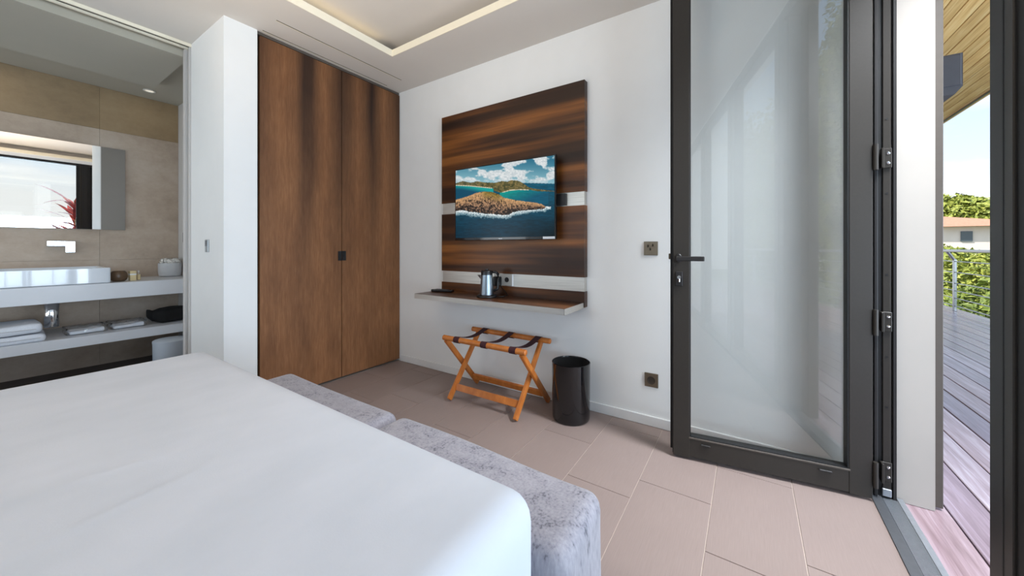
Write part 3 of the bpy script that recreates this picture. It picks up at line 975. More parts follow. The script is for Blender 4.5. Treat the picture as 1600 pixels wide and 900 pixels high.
# ------------------------------------------------------------------ wardrobe
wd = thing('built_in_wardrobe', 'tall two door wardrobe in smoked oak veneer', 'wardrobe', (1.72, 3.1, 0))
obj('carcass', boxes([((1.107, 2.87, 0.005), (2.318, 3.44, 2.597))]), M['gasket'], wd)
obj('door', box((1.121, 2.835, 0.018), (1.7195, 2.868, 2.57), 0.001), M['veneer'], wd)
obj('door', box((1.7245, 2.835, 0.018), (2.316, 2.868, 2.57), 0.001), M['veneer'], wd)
obj('top_strip', box((1.107, 2.845, 2.578), (2.318, 2.872, 2.598)), M['strip_grey'], wd)
for a, b_ in ((1.689, 1.7195), (1.7245, 1.757)):
    hp = obj('handle', box((a, 2.829, 0.988), (b_, 2.836, 1.067), 0.001), M['black'], wd, label='small black recessed pull')
    obj('finger_lip', box((a + 0.010, 2.822, 0.990), (a + 0.014, 2.830, 1.065)), M['grey_mark'] if False else M['frame_dark'], hp)

# ------------------------------------------------------------------ television wall panel, shelf
pn = thing('television_wall_panel', 'striped ebony veneer panel with steel strips behind the television', 'wall panel', (2.32, 1.57, 0.7))
ya, yb2 = 0.916, 2.227
obj('upper_board', box((2.27, ya, 1.475), (2.3195, yb2, 2.22), 0.001), M['stripe'], pn)
obj('steel_strip', box((2.278, ya + 0.004, 1.382), (2.3195, yb2 - 0.008, 1.4745)), M['brushed'], pn, label='brushed steel strip')
obj('middle_board', box((2.27, ya, 0.896), (2.3195, yb2, 1.3815), 0.001), M['stripe'], pn)
obj('steel_strip', box((2.278, ya + 0.004, 0.801), (2.3195, yb2 - 0.008, 0.8955)), M['brushed'], pn, label='brushed steel strip')
obj('lower_board', box((2.27, ya, 0.695), (2.3195, yb2, 0.8005), 0.001), M['stripe'], pn)

sh = thing('wall_shelf', 'striped veneer wall shelf with a brushed steel edge under the television', 'shelf', (2.12, 1.57, 0.71))
sx0, sy0, sy1, sz = 1.97, 0.922, 2.232, 0.728
obj('board', box((sx0 + 0.002, sy0 + 0.002, sz - 0.036), (2.2695, sy1, sz), 0.0005), M['stripe'], sh)
obj('steel_edge', boxes([((sx0, sy0, sz - 0.038), (sx0 + 0.002, sy1, sz - 0.001)), ((sx0, sy0, sz - 0.038), (2.268, sy0 + 0.002, sz - 0.001))]), M['brushed'], sh, label='brushed steel edge band')

# ------------------------------------------------------------------ television
tvx, tvy0, tvy1, tvz0, tvz1 = 2.195, 1.092, 2.004, 1.153, 1.731
tv = thing('television', 'flat television showing a rocky island, hung on the striped panel', 'television', (2.25, 1.55, 1.44))
obj('bezel', box((tvx, tvy0, tvz0), (tvx + 0.022, tvy1, tvz1), 0.003, 2), M['black_gloss'], tv)
obj('rear_housing', box((tvx + 0.022, tvy0 + 0.06, tvz0 + 0.05), (tvx + 0.05, tvy1 - 0.06, tvz1 - 0.12), 0.008), M['black'], tv)
obj('wall_bracket', boxes([((tvx + 0.05, 1.40, 1.33), (2.2695, 1.70, 1.52)), ((2.255, 1.048, 1.388), (2.2775, 1.40, 1.468))]), M['frame_dark'], tv)

def vnoise(x, y, seed, octaves=4, rough=0.55):
    out = np.zeros_like(x); amp = 1.0; tot = 0
    for o in range(octaves):
        xi = np.floor(x).astype(np.int64); yi = np.floor(y).astype(np.int64)
        fx = x - xi; fy = y - yi
        fx = fx * fx * (3 - 2 * fx); fy = fy * fy * (3 - 2 * fy)
        def h(a, b_):
            n = (a * 374761393 + b_ * 668265263 + (seed + o) * 2147483647) & 0xFFFFFFFF
            n = ((n ^ (n >> 13)) * 1274126177) & 0xFFFFFFFF
            return ((n ^ (n >> 16)) & 0xFFFF) / 65535.0
        v_ = (h(xi, yi) * (1 - fx) + h(xi + 1, yi) * fx) * (1 - fy) + (h(xi, yi + 1) * (1 - fx) + h(xi + 1, yi + 1) * fx) * fy
        out += v_ * amp; tot += amp
        amp *= rough; x = x * 2.03 + 11.3; y = y * 2.03 + 7.7
    return out / tot

def screen_colors(nu, nv):
    """aerial view of a rocky island in a blue green bay, as flat screen picture"""
    u, v_ = np.meshgrid(np.linspace(0, 1, nu), np.linspace(0, 1, nv))
    zl, zr = 1 / 603.0, 1 / 740.0
    x = (68 * zl * (1 - u) + 958 * zr * u) / (zl * (1 - u) + zr * u)
    s = (x - 68) / 890.0
    yt = 222 - 147 * s; yb_ = 825 - 10 * s
    y = yt + v_ * (yb_ - yt)
    C = np.zeros(u.shape + (3,))
    def put(mask, col, a=1.0):
        m_ = (mask.astype(float) * a)[..., None]
        C[:] = C * (1 - m_) + np.array(col) * m_
    def mixc(t_, a, b_):
        t_ = np.clip(t_, 0, 1)[..., None]
        return np.array(a) * (1 - t_) + np.array(b_) * t_
    n1 = vnoise(x / 105, y / 62, 3, 5)
    n2 = vnoise(x / 14, y / 11, 9, 4)
    n3 = vnoise(x / 5.5, y / 6.5, 17, 3, 0.8)
    n4 = vnoise(x / 40, y / 9, 23, 4)
    # sky
    sky = mixc((y - 120) / 200, (44, 112, 138), (140, 186, 198))
    cloud = np.clip((n1 - 0.47 + 0.06 * (x - 400) / 500 + 0.02) / 0.10, 0, 1) * np.clip((345 - y) / 60 + 0.2, 0, 1)
    ccol = mixc((n2 - 0.3) * 1.6, (196, 206, 210), (248, 248, 246))
    C[:] = sky * (1 - cloud[..., None]) + ccol * cloud[..., None]
    hz = np.interp(x, [68, 690, 958], [340, 328, 334])
    sea = y > hz
    seacol = mixc((y - 330) / 470, (12, 84, 108), (2, 44, 62))
    seacol = seacol * (0.72 + 0.56 * n4)[..., None]
    dk_ = np.clip((x - 500) / 450, 0, 1) * np.clip((y - 620) / 200, 0, 1)
    seacol = seacol * (1 - 0.55 * dk_)[..., None]
    C[sea] = seacol[sea]
    # bays
    b1 = (x < 402) & (y > np.interp(x, [68, 200, 402], [352, 358, 374])) & (y < 470)
    C[b1] = mixc((y - np.interp(x, [68, 200, 402], [352, 358, 374])) / 40 - 0.9 * np.clip((x - 120) / 300, 0, 1), (20, 160, 155), (6, 74, 100))[b1]
    lag = (x > 462) & (y > 392) & (y < 520) & (x < 900)
    C[lag] = mixc(((x - 470) / 380 + (y - 392) / 160 - 0.25), (16, 150, 140), (10, 84, 110))[lag] * (0.85 + 0.3 * n4[lag])[..., None]
    # far hills
    ht = np.interp(x, [68, 130, 200, 260, 330, 420, 480, 530, 560, 620, 650, 690, 720, 780, 860, 958], [334, 314, 328, 316, 326, 328, 312, 318, 304, 308, 318, 345, 366, 382, 391, 402])
    hb_ = np.interp(x, [68, 200, 400, 410, 470, 560, 640, 730, 800, 958], [352, 358, 378, 402, 418, 394, 389, 391, 403, 406])
    hill = (y > ht) & (y < hb_)
    hcol = mixc((n2 - 0.25) * 1.8, (62, 66, 40), (150, 128, 78))
    hcol = hcol * (1 - 0.25 * np.clip((400 - x) / 400, 0, 1))[..., None] + 30 * np.clip((400 - x) / 400, 0, 1)[..., None]
    C[hill] = hcol[hill]
    beach = (np.abs(y - hb_) < 3.0) & (((x > 68) & (x < 390)) | ((x > 480) & (x < 720)))
    C[beach] = (226, 214, 184)
    # island with surf
    it = np.interp(x, [60, 130, 200, 240, 300, 330, 390, 460, 500, 600, 700, 780, 840, 880], [484, 466, 442, 424, 410, 408, 412, 438, 464, 484, 499, 508, 520, 548])
    ib = np.interp(x, [60, 130, 200, 280, 350, 430, 500, 550, 585, 620, 700, 780, 860, 880], [582, 577, 590, 601, 607, 614, 622, 615, 592, 586, 578, 570, 565, 552])
    foam_w = np.interp(x, [60, 150, 300, 450, 600, 800, 880, 930], [40, 36, 40, 34, 36, 22, 30, 18]) * (0.45 + 1.1 * n2)
    foam = (y > ib - 8) & (y < ib + foam_w) & (x < 925)
    fa = np.clip((n3 - 0.22) / 0.25, 0, 1) * np.clip(1.15 - (y - ib) / (foam_w + 1e-3), 0, 1) ** 0.6
    m_ = foam[..., None] * fa[..., None]
    C[:] = C * (1 - m_) + np.array((240, 246, 246)) * m_
    isl = (y > it + 10 * (n3 - 0.5)) & (y < ib + 12 * (n2 - 0.5)) & (x < 878)
    rel = np.clip((y - it) / (ib - it + 1e-3), 0, 1)
    icol = mixc(rel * 1.25, (196, 152, 104), (150, 116, 92))
    icol = mixc(np.clip((x - 280) / 60, 0, 1) * np.clip((500 - x) / 60, 0, 1) * np.clip(1 - rel * 2.2, 0, 1), (0, 0, 0), (1, 1, 1))[..., :1] * np.array((122, 104, 44)) + \
        (1 - mixc(np.clip((x - 280) / 60, 0, 1) * np.clip((500 - x) / 60, 0, 1) * np.clip(1 - rel * 2.2, 0, 1), (0, 0, 0), (1, 1, 1))[..., :1]) * icol
    n5 = vnoise(x / 9, y / 14, 41, 4, 0.75)
    rock = np.clip((n5 * 0.75 + n2 * 0.4 - 0.58 + 0.30 * (rel - 0.35)) * 6.0, 0, 1)
    icol = icol * (1 - rock[..., None]) + np.array((38, 31, 28)) * rock[..., None]
    icol = icol * (0.55 + 0.95 * n3)[..., None]
    C[isl] = icol[isl]
    return np.clip(C, 0, 255)

def screen():
    nu, nv = 256, 160
    e = 0.009
    y0, y1, z0, z1 = tvy0 + e, tvy1 - e, tvz0 + 0.020, tvz1 - 0.009
    xs_ = tvx - 0.0012
    verts, faces = [], []
    for j in range(nv):
        for i in range(nu):
            verts.append((xs_ - 2.25, y1 + (y0 - y1) * i / (nu - 1) - 1.55, z1 + (z0 - z1) * j / (nv - 1) - 1.44))
    for j in range(nv - 1):
        for i in range(nu - 1):
            a = j * nu + i
            faces.append((a, a + nu, a + nu + 1, a + 1))
    me = bpy.data.meshes.new('screen')
    me.from_pydata(verts, [], faces)
    col = screen_colors(nu, nv).reshape(-1, 3) / 255.0
    lin = np.where(col <= 0.04045, col / 12.92, ((col + 0.055) / 1.055) ** 2.4)
    at = me.color_attributes.new('picture', 'FLOAT_COLOR', 'POINT')
    at.data.foreach_set('color', np.concatenate([lin, np.ones((len(lin), 1))], 1).astype(np.float32).ravel())
    m, nt, b = new_mat('lit_screen_picture')
    an = nt.nodes.new('ShaderNodeAttribute')
    an.attribute_name = 'picture'
    b.inputs['Base Color'].default_value = (0.01, 0.01, 0.01, 1)
    b.inputs['Roughness'].default_value = 0.2
    b.inputs['Specular IOR Level'].default_value = 0.12
    nt.links.new(an.outputs['Color'], b.inputs['Emission Color'])
    b.inputs['Emission Strength'].default_value = 0.95
    me.materials.append(m)
    o = bpy.data.objects.new('screen', me)
    COL.objects.link(o)
    o.parent = tv
screen()
obj('front_sticker', box((tvx - 0.0015, tvy0 + 0.006, tvz0 + 0.003), (tvx + 0.001, tvy0 + 0.098, tvz0 + 0.019)), M['label_white'], tv, label='small white sticker')
obj('maker_badge', box((tvx - 0.001, 1.535, tvz0 + 0.006), (tvx + 0.001, 1.565, tvz0 + 0.012)), M['label_white'], tv, label='tiny pale badge')

# ------------------------------------------------------------------ things on the shelf
kx, ky = 2.13, 1.628
ke = thing('kettle', 'steel electric kettle with black lid and handle on the wall shelf', 'kettle', (kx, ky, sz))
obj('base', lathe([(0, 0), (0.074, 0), (0.076, 0.006), (0.07, 0.016), (0.06, 0.02), (0, 0.02)], (kx, ky, sz), 32), M['black'], ke, smooth=True)
autosmooth(obj('body', lathe([(0, 0.02), (0.052, 0.02), (0.051, 0.035), (0.047, 0.10), (0.042, 0.168), (0.0, 0.168)], (kx, ky, sz), 40), M['kettle'], ke))
autosmooth(obj('lid', lathe([(0.043, 0.166), (0.043, 0.184), (0.038, 0.197), (0.012, 0.202), (0.012, 0.21), (0, 0.211)], (kx, ky, sz), 32), M['black'], ke))
dv = Vector((0.72, -0.70, 0)).normalized()
hp_ = [Vector((kx, ky, sz)) + dv * a + Vector((0, 0, b_)) for a, b_ in ((0.040, 0.186), (0.066, 0.186), (0.084, 0.17), (0.088, 0.11), (0.082, 0.06), (0.052, 0.045))]
obj('handle', tube(hp_, 0.0105, 10), M['black'], ke, smooth=True)
sv = -dv
spt = bmesh.new()
p = Vector((kx, ky, sz))
sd = sv.cross(Vector((0, 0, 1)))
q = [p + sv * 0.044 + sd * 0.017 + Vector((0, 0, 0.166)), p + sv * 0.044 - sd * 0.017 + Vector((0, 0, 0.166)), p + sv * 0.07 + Vector((0, 0, 0.166)), p + sv * 0.048 + Vector((0, 0, 0.135))]
vv = [spt.verts.new(x_) for x_ in q]
for f in ((0, 1, 2), (0, 2, 3), (1, 3, 2), (0, 3, 1)):
    spt.faces.new([vv[i] for i in f])
obj('spout', spt, M['steel'], ke)
# power cord and plug of the kettle
obj('cord', tube([(kx + 0.03, ky - 0.07, sz + 0.006), (kx + 0.05, ky - 0.11, sz + 0.005), (kx + 0.10, ky - 0.12, sz + 0.012), (kx + 0.115, ky - 0.07, sz + 0.05), (2.25, ky - 0.015, sz + 0.095)], 0.0035, 8), M['black'], ke, smooth=True)
obj('plug', box((2.222, 1.588, sz + 0.075), (2.2695, 1.645, sz + 0.145), 0.006), M['black'], ke)

so = thing('double_socket', 'grey double power socket on the steel strip behind the kettle', 'socket', (2.2775, 1.58, 0.85))
obj('plate', box((2.270, 1.497, 0.806), (2.2778, 1.665, 0.893), 0.002), M['socket_grey'], so)
sr = lathe([(0.019, 0), (0.019, 0.002), (0.016, 0.002), (0.015, 0.0005), (0, 0.0005)], (0, 0, 0), 20)
sr.transform(Matrix.Translation((2.2698, 1.543, 0.85)) @ Matrix.Rotation(R(-90), 4, 'Y'))
obj('socket_ring', sr, M['frame_dark'], so)
obj('plate_edge', box((2.268, 1.489, 0.804), (2.2778, 1.4968, 0.894)), M['label_white'], so)

rm = thing('remote_control', 'black remote control lying at the left end of the wall shelf', 'remote control', (2.165, 2.115, sz), rotz=R(103))
rmb = box((-0.098, -0.024, 0.001), (0.098, 0.024, 0.022), 0.006, 2)
obj('body', rmb, M['black_gloss'], rm, local=True)
kb = bmesh.new()
for a in range(7):
    for b_ in range(3):
        add_box(kb, (-0.06 + a * 0.018, -0.014 + b_ * 0.011, 0.019), (-0.048 + a * 0.018, -0.007 + b_ * 0.011, 0.0235))
obj('buttons', kb, M['frame_dark'], rm, local=True, kind='stuff')

# ------------------------------------------------------------------ luggage rack
rk = thing('luggage_rack', 'folding orange wood luggage rack with maroon straps under the shelf', 'luggage rack', (2.09, 1.5, 0))
zt = 0.445
fx, bx = 1.905, 2.232
for xx, bot, (yl, yr), tp in ((fx, 2.268, (1.825, 1.185), 'outer'), (bx, 1.895, (1.785, 1.225), 'inner')):
    for yy in (yl, yr):
        obj('leg', beam((xx, yy, zt - 0.012), (bot, yy, 0.013), 0.024, 0.036, (0, 1, 0)), M['rack'], rk)
for xx in (fx, bx):
    rb_ = lathe([(0, -0.35), (0.014, -0.35), (0.019, -0.346), (0.019, 0.346), (0.014, 0.35), (0, 0.35)], (0, 0, 0), 14)
    rb_.transform(Matrix.Translation((xx, 1.50, zt)) @ Matrix.Rotation(R(90), 4, 'X') @ Matrix.Diagonal((1.0, 1.0, 1, 1)))
    autosmooth(obj('top_rail', rb_, M['rack'], rk), 50)
def on_leg(t_, a, b_): return a + (b_ - a) * t_
zz = 0.085
tt = (zt - zz) / zt
xfront = bx + (1.895 - bx) * tt
xback = fx + (2.268 - fx) * tt
obj('stretcher', beam((xfront, 1.773, zz), (xfront, 1.237, zz), 0.020, 0.045, (1, 0, -0.35)), M['rack'], rk)
obj('stretcher', beam((xback, 1.813, zz), (xback, 1.197, zz), 0.020, 0.045, (1, 0, 0.35)), M['rack'], rk)
for ys_ in (1.715, 1.475, 1.245):
    sb = bmesh.new()
    wv_ = 0.024
    pts = []
    n_ = 14
    for i in range(8):                      # wrap around the front rail
        a = R(-150 + i * 34)
        pts.append((fx - math.sin(a + R(90)) * 0 + 0.0205 * math.cos(R(300) - i * R(34)), zt + 0.0205 * math.sin(R(300) - i * R(34))))
    for i in range(1, n_):
        q_ = i / n_
        pts.append((fx + (bx - fx) * q_, zt + 0.0205 - 0.03 * math.sin(math.pi * q_)))
    for i in range(8):
        pts.append((bx + 0.0205 * math.cos(R(90) - i * R(34)), zt + 0.0205 * math.sin(R(90) - i * R(34))))
    prevv = None
    for (px_, pz_) in pts:
        cur = (sb.verts.new((px_, ys_ - wv_, pz_)), sb.verts.new((px_, ys_ + wv_, pz_)))
        if prevv:
            sb.faces.new((prevv[0], prevv[1], cur[1], cur[0]))
        prevv = cur
    so_ = obj('strap', sb, M['strap'], rk)
    md = so_.modifiers.new('thickness', 'SOLIDIFY')
    md.thickness = 0.0022
    md.offset = 1

# ------------------------------------------------------------------ waste bin
bcx, bcy = 2.145, 0.958
wb = thing('waste_bin', 'glossy black cylindrical waste bin on the tiles by the wall', 'bin', (bcx, bcy, 0))
autosmooth(obj('body', lathe([(0, 0.001), (0.112, 0.001), (0.118, 0.006), (0.12, 0.02), (0.122, 0.352), (0.1225, 0.362), (0.119, 0.364), (0.116, 0.36), (0.1165, 0.355)], (bcx, bcy, 0), 64), M['black_gloss'], wb), 50)
autosmooth(obj('liner', lathe([(0.1164, 0.358), (0.114, 0.02), (0, 0.018)], (bcx, bcy, 0), 48), M['black_cloth'], wb), 50)

# ------------------------------------------------------------------ switches and sockets on the walls
def wall_plate(name, label, cat, lo, hi, mat):
    t_ = thing(name, label, cat, tuple((a + b_) / 2 for a, b_ in zip(lo, hi)))
    obj('plate', box(lo, hi, 0.0015), mat, t_)
    return t_
w1 = wall_plate('light_switch', 'square bronze light switch beside the glass door handle', 'switch', (XW - 0.009, 0.463, 1.049), (XW, 0.544, 1.134), M['bronze'])
for (ya_, za_) in ((0.520, 1.100), (0.492, 1.106), (0.506, 1.082)):
    tb = tube([(XW - 0.009, ya_, za_), (XW - 0.022, ya_ - 0.002, za_ + 0.012)], [0.004, 0.003], 8)
    obj('toggle', tb, M['bronze_dark'], w1)
w2 = wall_plate('wall_socket', 'bronze power socket low on the wall beside the glass door', 'socket', (XW - 0.009, 0.461, 0.240), (XW, 0.54, 0.324), M['bronze'])
rg = lathe([(0.024, 0), (0.024, 0.002), (0.020, 0.002), (0.018, 0.0004), (0, 0.0004)], (0, 0, 0), 24)
rg.transform(Matrix.Translation((XW - 0.009, 0.5005, 0.282)) @ Matrix.Rotation(R(-90), 4, 'Y'))
obj('socket_ring', rg, M['bronze_dark'], w2)
w3 = wall_plate('light_switch', 'small steel switch on the grey side of the wall nib', 'switch', (0.907, 3.086, 1.065), (0.915, 3.142, 1.152), M['steel'])
obj('rocker', box((0.905, 3.092, 1.106), (0.908, 3.136, 1.146), 0.001), M['sill'], w3)
w4 = wall_plate('wall_socket', 'dark socket on the bathroom side wall above the counter', 'socket', (1.232, 4.83, 1.15), (1.24, 4.90, 1.25), M['bronze_dark'])
obj('socket_face', box((1.229, 4.845, 1.17), (1.233, 4.885, 1.23), 0.001), M['black'], w4)

# ------------------------------------------------------------------ bathroom
ctz, ctf = 0.803, 4.40
wc = thing('washstand_counter', 'thick pale washstand counter carrying the basin', 'counter', (0.2, 4.7, 0.7))
obj('slab', box((-1.7, ctf, 0.672), (1.2395, YB - 0.001, ctz), 0.002), M['solid_surface'], wc)
ls = thing('washstand_shelf', 'pale lower shelf with towels under the washstand counter', 'shelf', (0.2, 4.7, 0.35))
obj('slab', box((-1.7, ctf, 0.314), (1.2395, YB - 0.001, 0.392), 0.002), M['solid_surface'], ls)

# basin: hollow rectangular bowl
bs = thing('wash_basin', 'rectangular white ceramic basin on the counter', 'basin', (0.38, 4.64, ctz))
bm = bmesh.new()
x0, x1, y0, y1, zt2 = 0.09, 0.657, 4.405, 4.88, 0.930
def ring(x0, x1, y0, y1, z, r, n=5):
    vs = []
    for cx_, cy_, a0 in ((x1 - r, y1 - r, 0), (x0 + r, y1 - r, 90), (x0 + r, y0 + r, 180), (x1 - r, y0 + r, 270)):
        for i in range(n):
            a = R(a0 + 90 * i / (n - 1))
            vs.append(bm.verts.new((cx_ + r * math.cos(a), cy_ + r * math.sin(a), z)))
    return vs
rings = [ring(x0 + 0.01, x1 - 0.01, y0 + 0.01, y1 - 0.01, ctz + 0.0005, 0.012), ring(x0, x1, y0, y1, ctz + 0.008, 0.014), ring(x0, x1, y0, y1, zt2 - 0.004, 0.014), ring(x0 + 0.004, x1 - 0.004, y0 + 0.004, y1 - 0.004, zt2, 0.012),
         ring(x0 + 0.014, x1 - 0.014, y0 + 0.014, y1 - 0.014, zt2, 0.012), ring(x0 + 0.02, x1 - 0.02, y0 + 0.02, y1 - 0.02, zt2 - 0.006, 0.012), ring(x0 + 0.05, x1 - 0.05, y0 + 0.05, y1 - 0.05, ctz + 0.03, 0.05)]
for a, b_ in zip(rings[:-1], rings[1:]):
    for i in range(len(a)):
        bm.faces.new((a[i], a[(i + 1) % len(a)], b_[(i + 1) % len(a)], b_[i]))
bm.faces.new(rings[0]); bm.faces.new(rings[-1])
autosmooth(obj('bowl', bm, M['ceramic'], bs), 35)
obj('waste', lathe([(0, 0), (0.03, 0), (0.03, 0.004), (0, 0.005)], (0.38, 4.64, ctz + 0.03), 20), M['chrome'], bs)
tr_ = thing('basin_trap', 'chrome bottle trap under the washstand counter', 'pipe', (0.378, 4.70, 0.66))
autosmooth(obj('cup', lathe([(0, 0.455), (0.036, 0.455), (0.040, 0.462), (0.040, 0.64), (0.032, 0.65), (0.03, 0.6715), (0, 0.6715)], (0.378, 4.70, 0), 28), M['chrome'], tr_), 40)
obj('outlet_pipe', tube([(0.378, 4.74, 0.60), (0.378, YB - 0.001, 0.60)], 0.016, 12), M['chrome'], tr_, smooth=True)
tp = thing('wall_tap', 'square chrome tap on the wall above the basin', 'tap', (0.45, YB, 1.12))
obj('spout', box((0.372, 4.93, 1.108), (0.474, YB - 0.001, 1.152), 0.003), M['chrome'], tp)
obj('lever', box((0.476, 4.99, 1.052), (0.533, YB - 0.001, 1.152), 0.003), M['chrome'], tp)

mr_ = thing('bathroom_mirror', 'wide frameless mirror above the basin reflecting the glazed front', 'mirror', (0.1, YB, 1.65))
obj('glass', box((-0.62, 5.045, 1.264), (0.846, 5.050, 2.036)), M['mirror'], mr_)
obj('backing', box((-0.61, 5.050, 1.268), (0.842, YB - 0.0005, 2.032)), M['frame_dark'], mr_)

def fold_warp(seed, amp):
    rnd = random.Random(seed)
    ph = [rnd.uniform(0, 6.28) for _ in range(6)]
    def f(p):
        return p + Vector((amp * math.sin(14 * p.y + ph[0]), amp * math.sin(11 * p.x + ph[1]), amp * (math.sin(9 * p.x + 7 * p.y + ph[2]) + 0.6 * math.sin(23 * p.x + ph[3]))))
    return f
for i, (lab, lo, hi, a) in enumerate((
        ('folded white towel, lower one of the pair on the washstand shelf', (-0.08, 4.42, 0.392), (0.335, 4.80, 0.452), 0.003),
        ('folded white towel, upper one of the pair on the washstand shelf', (-0.09, 4.42, 0.456), (0.315, 4.79, 0.526), 0.003))):
    t_ = thing('folded_towel', lab, 'towel', ((lo[0] + hi[0]) / 2, (lo[1] + hi[1]) / 2, lo[2]), group='towels on the washstand shelf')
    f = fold_warp(i, a)
    zlo = lo[2]
    def wf(p, f=f, zlo=zlo):
        q_ = f(p)
        q_.z = max(q_.z, zlo + 0.0005) if p.z < zlo + 0.02 else q_.z
        return q_
    obj('folded_stack', rounded_box(lo, hi, 0.027, 14, 12, 2, wf), M['towel'], t_, smooth=True)
    obj('fold_line', rounded_box((lo[0] + 0.03, lo[1] - 0.004, (lo[2] + hi[2]) / 2 - 0.002), (hi[0] - 0.03, lo[1] + 0.02, (lo[2] + hi[2]) / 2 + 0.002), 0.0015, 6, 2, 1), M['cup'], t_)

for i, (xx, yy, w_) in enumerate(((0.545, 4.60, 0.19), (0.785, 4.62, 0.19))):
    t_ = thing('wrapped_slippers', ('left' if i == 0 else 'right') + ' hand pair of white slippers in clear film on the washstand shelf', 'slippers', (xx, yy, 0.392), group='wrapped slippers on the shelf')
    for s in (-1, 1):
        def sw(p, s=s, xx=xx):
            q_ = p.copy()
            k_ = (p.x - xx) / 0.1
            q_.y += 0.006 * math.sin(3 * k_)
            q_.z += 0.012 * max(0, k_) * (1 if p.z > 0.41 else 0)
            return q_
        obj('slipper', rounded_box((xx - 0.095, yy + s * 0.048 - 0.04, 0.396), (xx + 0.095, yy + s * 0.048 + 0.04, 0.424), 0.013, 8, 4, 1, sw), M['towel'], t_, smooth=True)
    rnd = random.Random(20 + i)
    def fw(p, rnd=rnd):
        if p.z < 0.40: return p
        return p + Vector((rnd.uniform(-1, 1) * 0.006, rnd.uniform(-1, 1) * 0.006, rnd.uniform(-0.2, 1) * 0.013))
    obj('film', rounded_box((xx - 0.115, yy - 0.105, 0.3935), (xx + 0.108, yy + 0.105, 0.445), 0.014, 10, 8, 1, fw), M['film'], t_)

pc = thing('cloth_pouch', 'black drawstring pouch at the right end of the washstand shelf', 'pouch', (1.06, 4.62, 0.392))
def pw(p):
    q_ = p.copy()
    k_ = (p.x - 0.93) / 0.30
    s = 1.0 if k_ > 0.25 else (0.42 if k_ > 0.05 else 0.42 + 2.6 * (0.05 - k_))
    if 0.05 < k_ <= 0.25: s = 0.42 + 0.58 * (k_ - 0.05) / 0.2
    q_.y = 4.62 + (p.y - 4.62) * s
    q_.z = 0.398 + max(0, (p.z - 0.398)) * (0.45 + 0.55 * s) + (0.03 * max(0, 0.25 - k_) / 0.25 if k_ < 0.25 else 0) * (1 if p.z > 0.40 else 0.6)
    return q_ + Vector((0, 0.004 * math.sin(30 * p.x), 0.004 * math.sin(26 * p.x + 9 * p.y)))
obj('bag', rounded_box((0.915, 4.53, 0.398), (1.215, 4.71, 0.525), 0.035, 16, 8, 3, pw), M['black_cloth'], pc, smooth=True)
obj('drawstring', tube([(0.962, 4.585, 0.425), (0.955, 4.62, 0.455), (0.962, 4.655, 0.425)], 0.004, 8), M['black'], pc, smooth=True)

pb_ = thing('pedal_bin', 'pale grey pedal bin under the washstand shelf', 'bin', (0.99, 4.25, 0))
autosmooth(obj('body', lathe([(0, 0.001), (0.108, 0.001), (0.114, 0.01), (0.116, 0.268), (0, 0.268)], (0.99, 4.25, 0), 40), M['bin_grey'], pb_), 40)
autosmooth(obj('lid', lathe([(0.118, 0.268), (0.118, 0.286), (0.11, 0.293), (0, 0.297)], (0.99, 4.25, 0), 40), M['bin_grey'], pb_), 40)
obj('pedal', box((0.93, 4.115, 0.006), (0.98, 4.145, 0.016), 0.003), M['steel'], pb_)

cu = thing('tissue_pot', 'pale round pot with a white tissue at the counter end', 'pot', (1.135, 4.90, ctz))
autosmooth(obj('pot', lathe([(0, 0.001), (0.07, 0.001), (0.083, 0.012), (0.088, 0.05), (0.088, 0.135), (0.084, 0.137), (0.082, 0.13), (0.08, 0.03), (0, 0.025)], (1.135, 4.90, ctz), 36), M['cup'], cu), 40)
rnd = random.Random(3)
def tw(p):
    return p + Vector((rnd.uniform(-1, 1), rnd.uniform(-1, 1), rnd.uniform(-1, 1.3))) * 0.011
tsu = obj('tissue', rounded_box((1.07, 4.84, ctz + 0.115), (1.20, 4.96, ctz + 0.175), 0.028, 5, 5, 2, tw), M['tissue'], cu, smooth=True)

bp = thing('soap_pot', 'dark brown rounded pot beside the basin', 'pot', (0.735, 4.55, ctz))
autosmooth(obj('jar', lathe([(0, 0.001), (0.036, 0.001), (0.05, 0.015), (0.056, 0.045), (0.05, 0.075), (0.038, 0.09), (0.03, 0.088), (0, 0.082)], (0.725, 4.56, ctz), 28), M['brown_pot'], bp), 50)
ab = thing('amenity_box', 'small cream cardboard box standing beside the brown pot', 'box', (0.815, 4.56, ctz))
obj('carton', box((0.79, 4.535, ctz + 0.0005), (0.828, 4.60, ctz + 0.085), 0.001), M['carton'], ab)
obj('band', box((0.7893, 4.5343, ctz + 0.05), (0.8287, 4.6007, ctz + 0.062)), M['label_white'], ab, label='pale band')
ab2 = thing('amenity_box', 'white narrow bottle standing right of the cream box', 'bottle', (0.855, 4.60, ctz))
autosmooth(obj('bottle', lathe([(0, 0.001), (0.015, 0.001), (0.0155, 0.06), (0.008, 0.068), (0.008, 0.085), (0, 0.086)], (0.855, 4.60, ctz), 16), M['film'], ab2), 40)
obj('liquid', lathe([(0, 0.003), (0.013, 0.003), (0.0135, 0.05), (0, 0.05)], (0.855, 4.60, ctz), 14), M['carton'], ab2)
ab2.name = 'amenity_bottle'

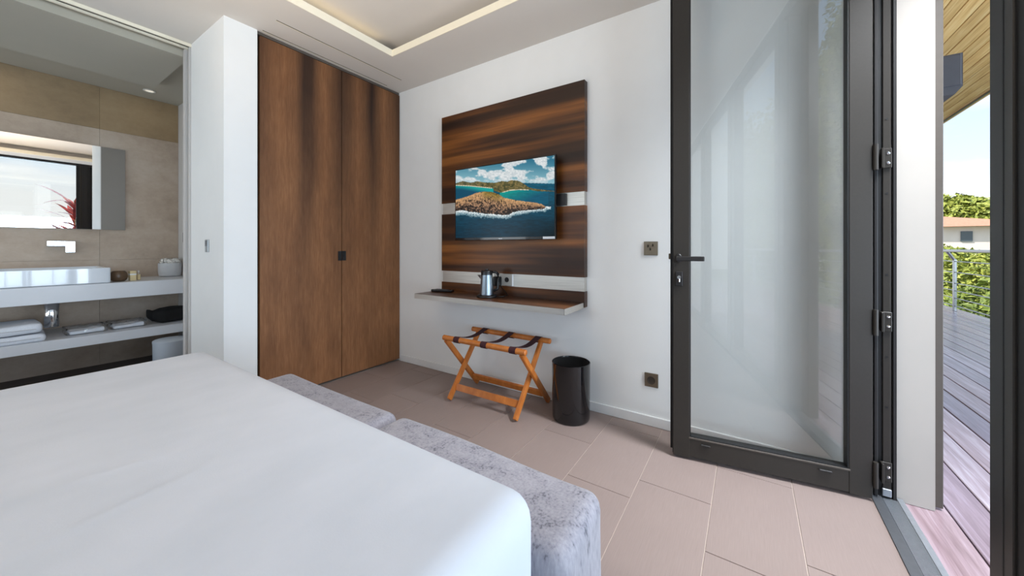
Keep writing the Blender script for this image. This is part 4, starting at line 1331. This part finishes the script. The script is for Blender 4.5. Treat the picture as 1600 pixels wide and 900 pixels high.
dlh = thing('ceiling_downlight', 'small round downlight in the bathroom ceiling corner', 'downlight', (0.965, 4.80, 2.6))
obj('ring', lathe([(0.045, -0.001), (0.045, -0.006), (0.034, -0.008), (0.032, -0.002)], (0.965, 4.80, 2.6), 28), M['white_lamp_trim'], dlh, smooth=True)
def emit(name, col, s):
    m, nt, b = new_mat(name)
    b.inputs['Emission Color'].default_value = col
    b.inputs['Emission Strength'].default_value = s
    return m
obj('lens', lathe([(0, -0.003), (0.033, -0.003)], (0.965, 4.80, 2.6), 24), emit('lens_glow', (1, 0.9, 0.7, 1), 0.6), dlh)
lamp('downlight_light', 'AREA', (0.965, 4.80, 2.585), (0, 0, 0), 0.12, (1.0, 0.82, 0.55), 0.05, 0.05)
lamp('downlight_light_far', 'AREA', (0.0, 4.80, 2.585), (0, 0, 0), 0.5, (1.0, 0.82, 0.55), 0.05, 0.05)
# LED strip hidden in the ceiling tray cove
lamp('cove_light', 'AREA', (0.02, ty1 + 0.06, 2.665), (R(180), 0, 0), 0.7, (1.0, 0.78, 0.42), 3.5, 0.02)

# ------------------------------------------------------------------ bed and ottomans
bed = thing('bed', 'wide bed with a smooth white cover', 'bed', (-0.3, 1.43, 0))
obj('base', box((-1.3, 0.55, 0.04), (0.62, 2.32, 0.30), 0.01), M['velvet'], bed)
def bed_warp(p):
    q_ = p.copy()
    if p.z > 0.5:
        k_ = 0
        # a few pulled folds running along the bed
        for (ax, ay, bx_, by_, h_, w_) in ((0.02, 1.75, 0.36, 2.02, 0.004, 0.010), (0.0, 1.34, 0.36, 1.27, 0.005, 0.012), (0.02, 1.08, 0.36, 1.13, 0.006, 0.010), (0.22, 1.06, 0.38, 1.17, 0.005, 0.008)):
            d = Vector((bx_ - ax, by_ - ay)); L2 = d.length
            d /= L2
            r_ = Vector((p.x - ax, p.y - ay))
            s = r_.dot(d) / L2
            if -0.1 < s < 1.1:
                e_ = abs(r_.x * d.y - r_.y * d.x)
                k_ += 0.4 * h_ * math.exp(-(e_ / w_) ** 2) * max(0, 1 - (2 * s - 1) ** 2)
        q_.z += k_ + 0.002 * math.sin(3.1 * p.x + 1.0) * math.sin(2.3 * p.y)
    return q_
obj('cover', rounded_box((-1.34, 0.395, 0.22), (0.722, 2.455, 0.553), 0.065, 90, 130, 6, bed_warp), M['linen'], bed, smooth=True)
obj('headboard', box((-1.44, 0.2, 0.0), (-1.345, 2.65, 1.05), 0.02, 2), M['velvet'], bed)

def ottoman(label, lo, hi, seed):
    t_ = thing('ottoman', label, 'ottoman', ((lo[0] + hi[0]) / 2, (lo[1] + hi[1]) / 2, 0), group='ottomans at the foot of the bed')
    rnd = random.Random(seed)
    ph = rnd.uniform(0, 6)
    def w_(p):
        return p + Vector((0.003 * math.sin(9 * p.y + ph), 0.003 * math.sin(11 * p.x + 7 * p.z + ph), 0.004 * math.sin(7 * p.y + ph)))
    obj('cushion_body', rounded_box((lo[0], lo[1], 0.03), (hi[0], hi[1], hi[2]), 0.045, 14, 34, 12, w_), M['velvet'], t_, smooth=True)
    for a in (lo[0] + 0.05, hi[0] - 0.05):
        for b_ in (lo[1] + 0.06, hi[1] - 0.06):
            obj('foot', lathe([(0, 0), (0.018, 0), (0.022, 0.04), (0, 0.04)], (a, b_, 0), 12), M['black'], t_)
ottoman('grey crushed velvet ottoman nearer the glass door', (0.735, 0.345, 0), (1.018, 1.212, 0.402), 1)
ottoman('grey crushed velvet ottoman nearer the wardrobe', (0.735, 1.226, 0), (1.012, 2.14, 0.402), 2)
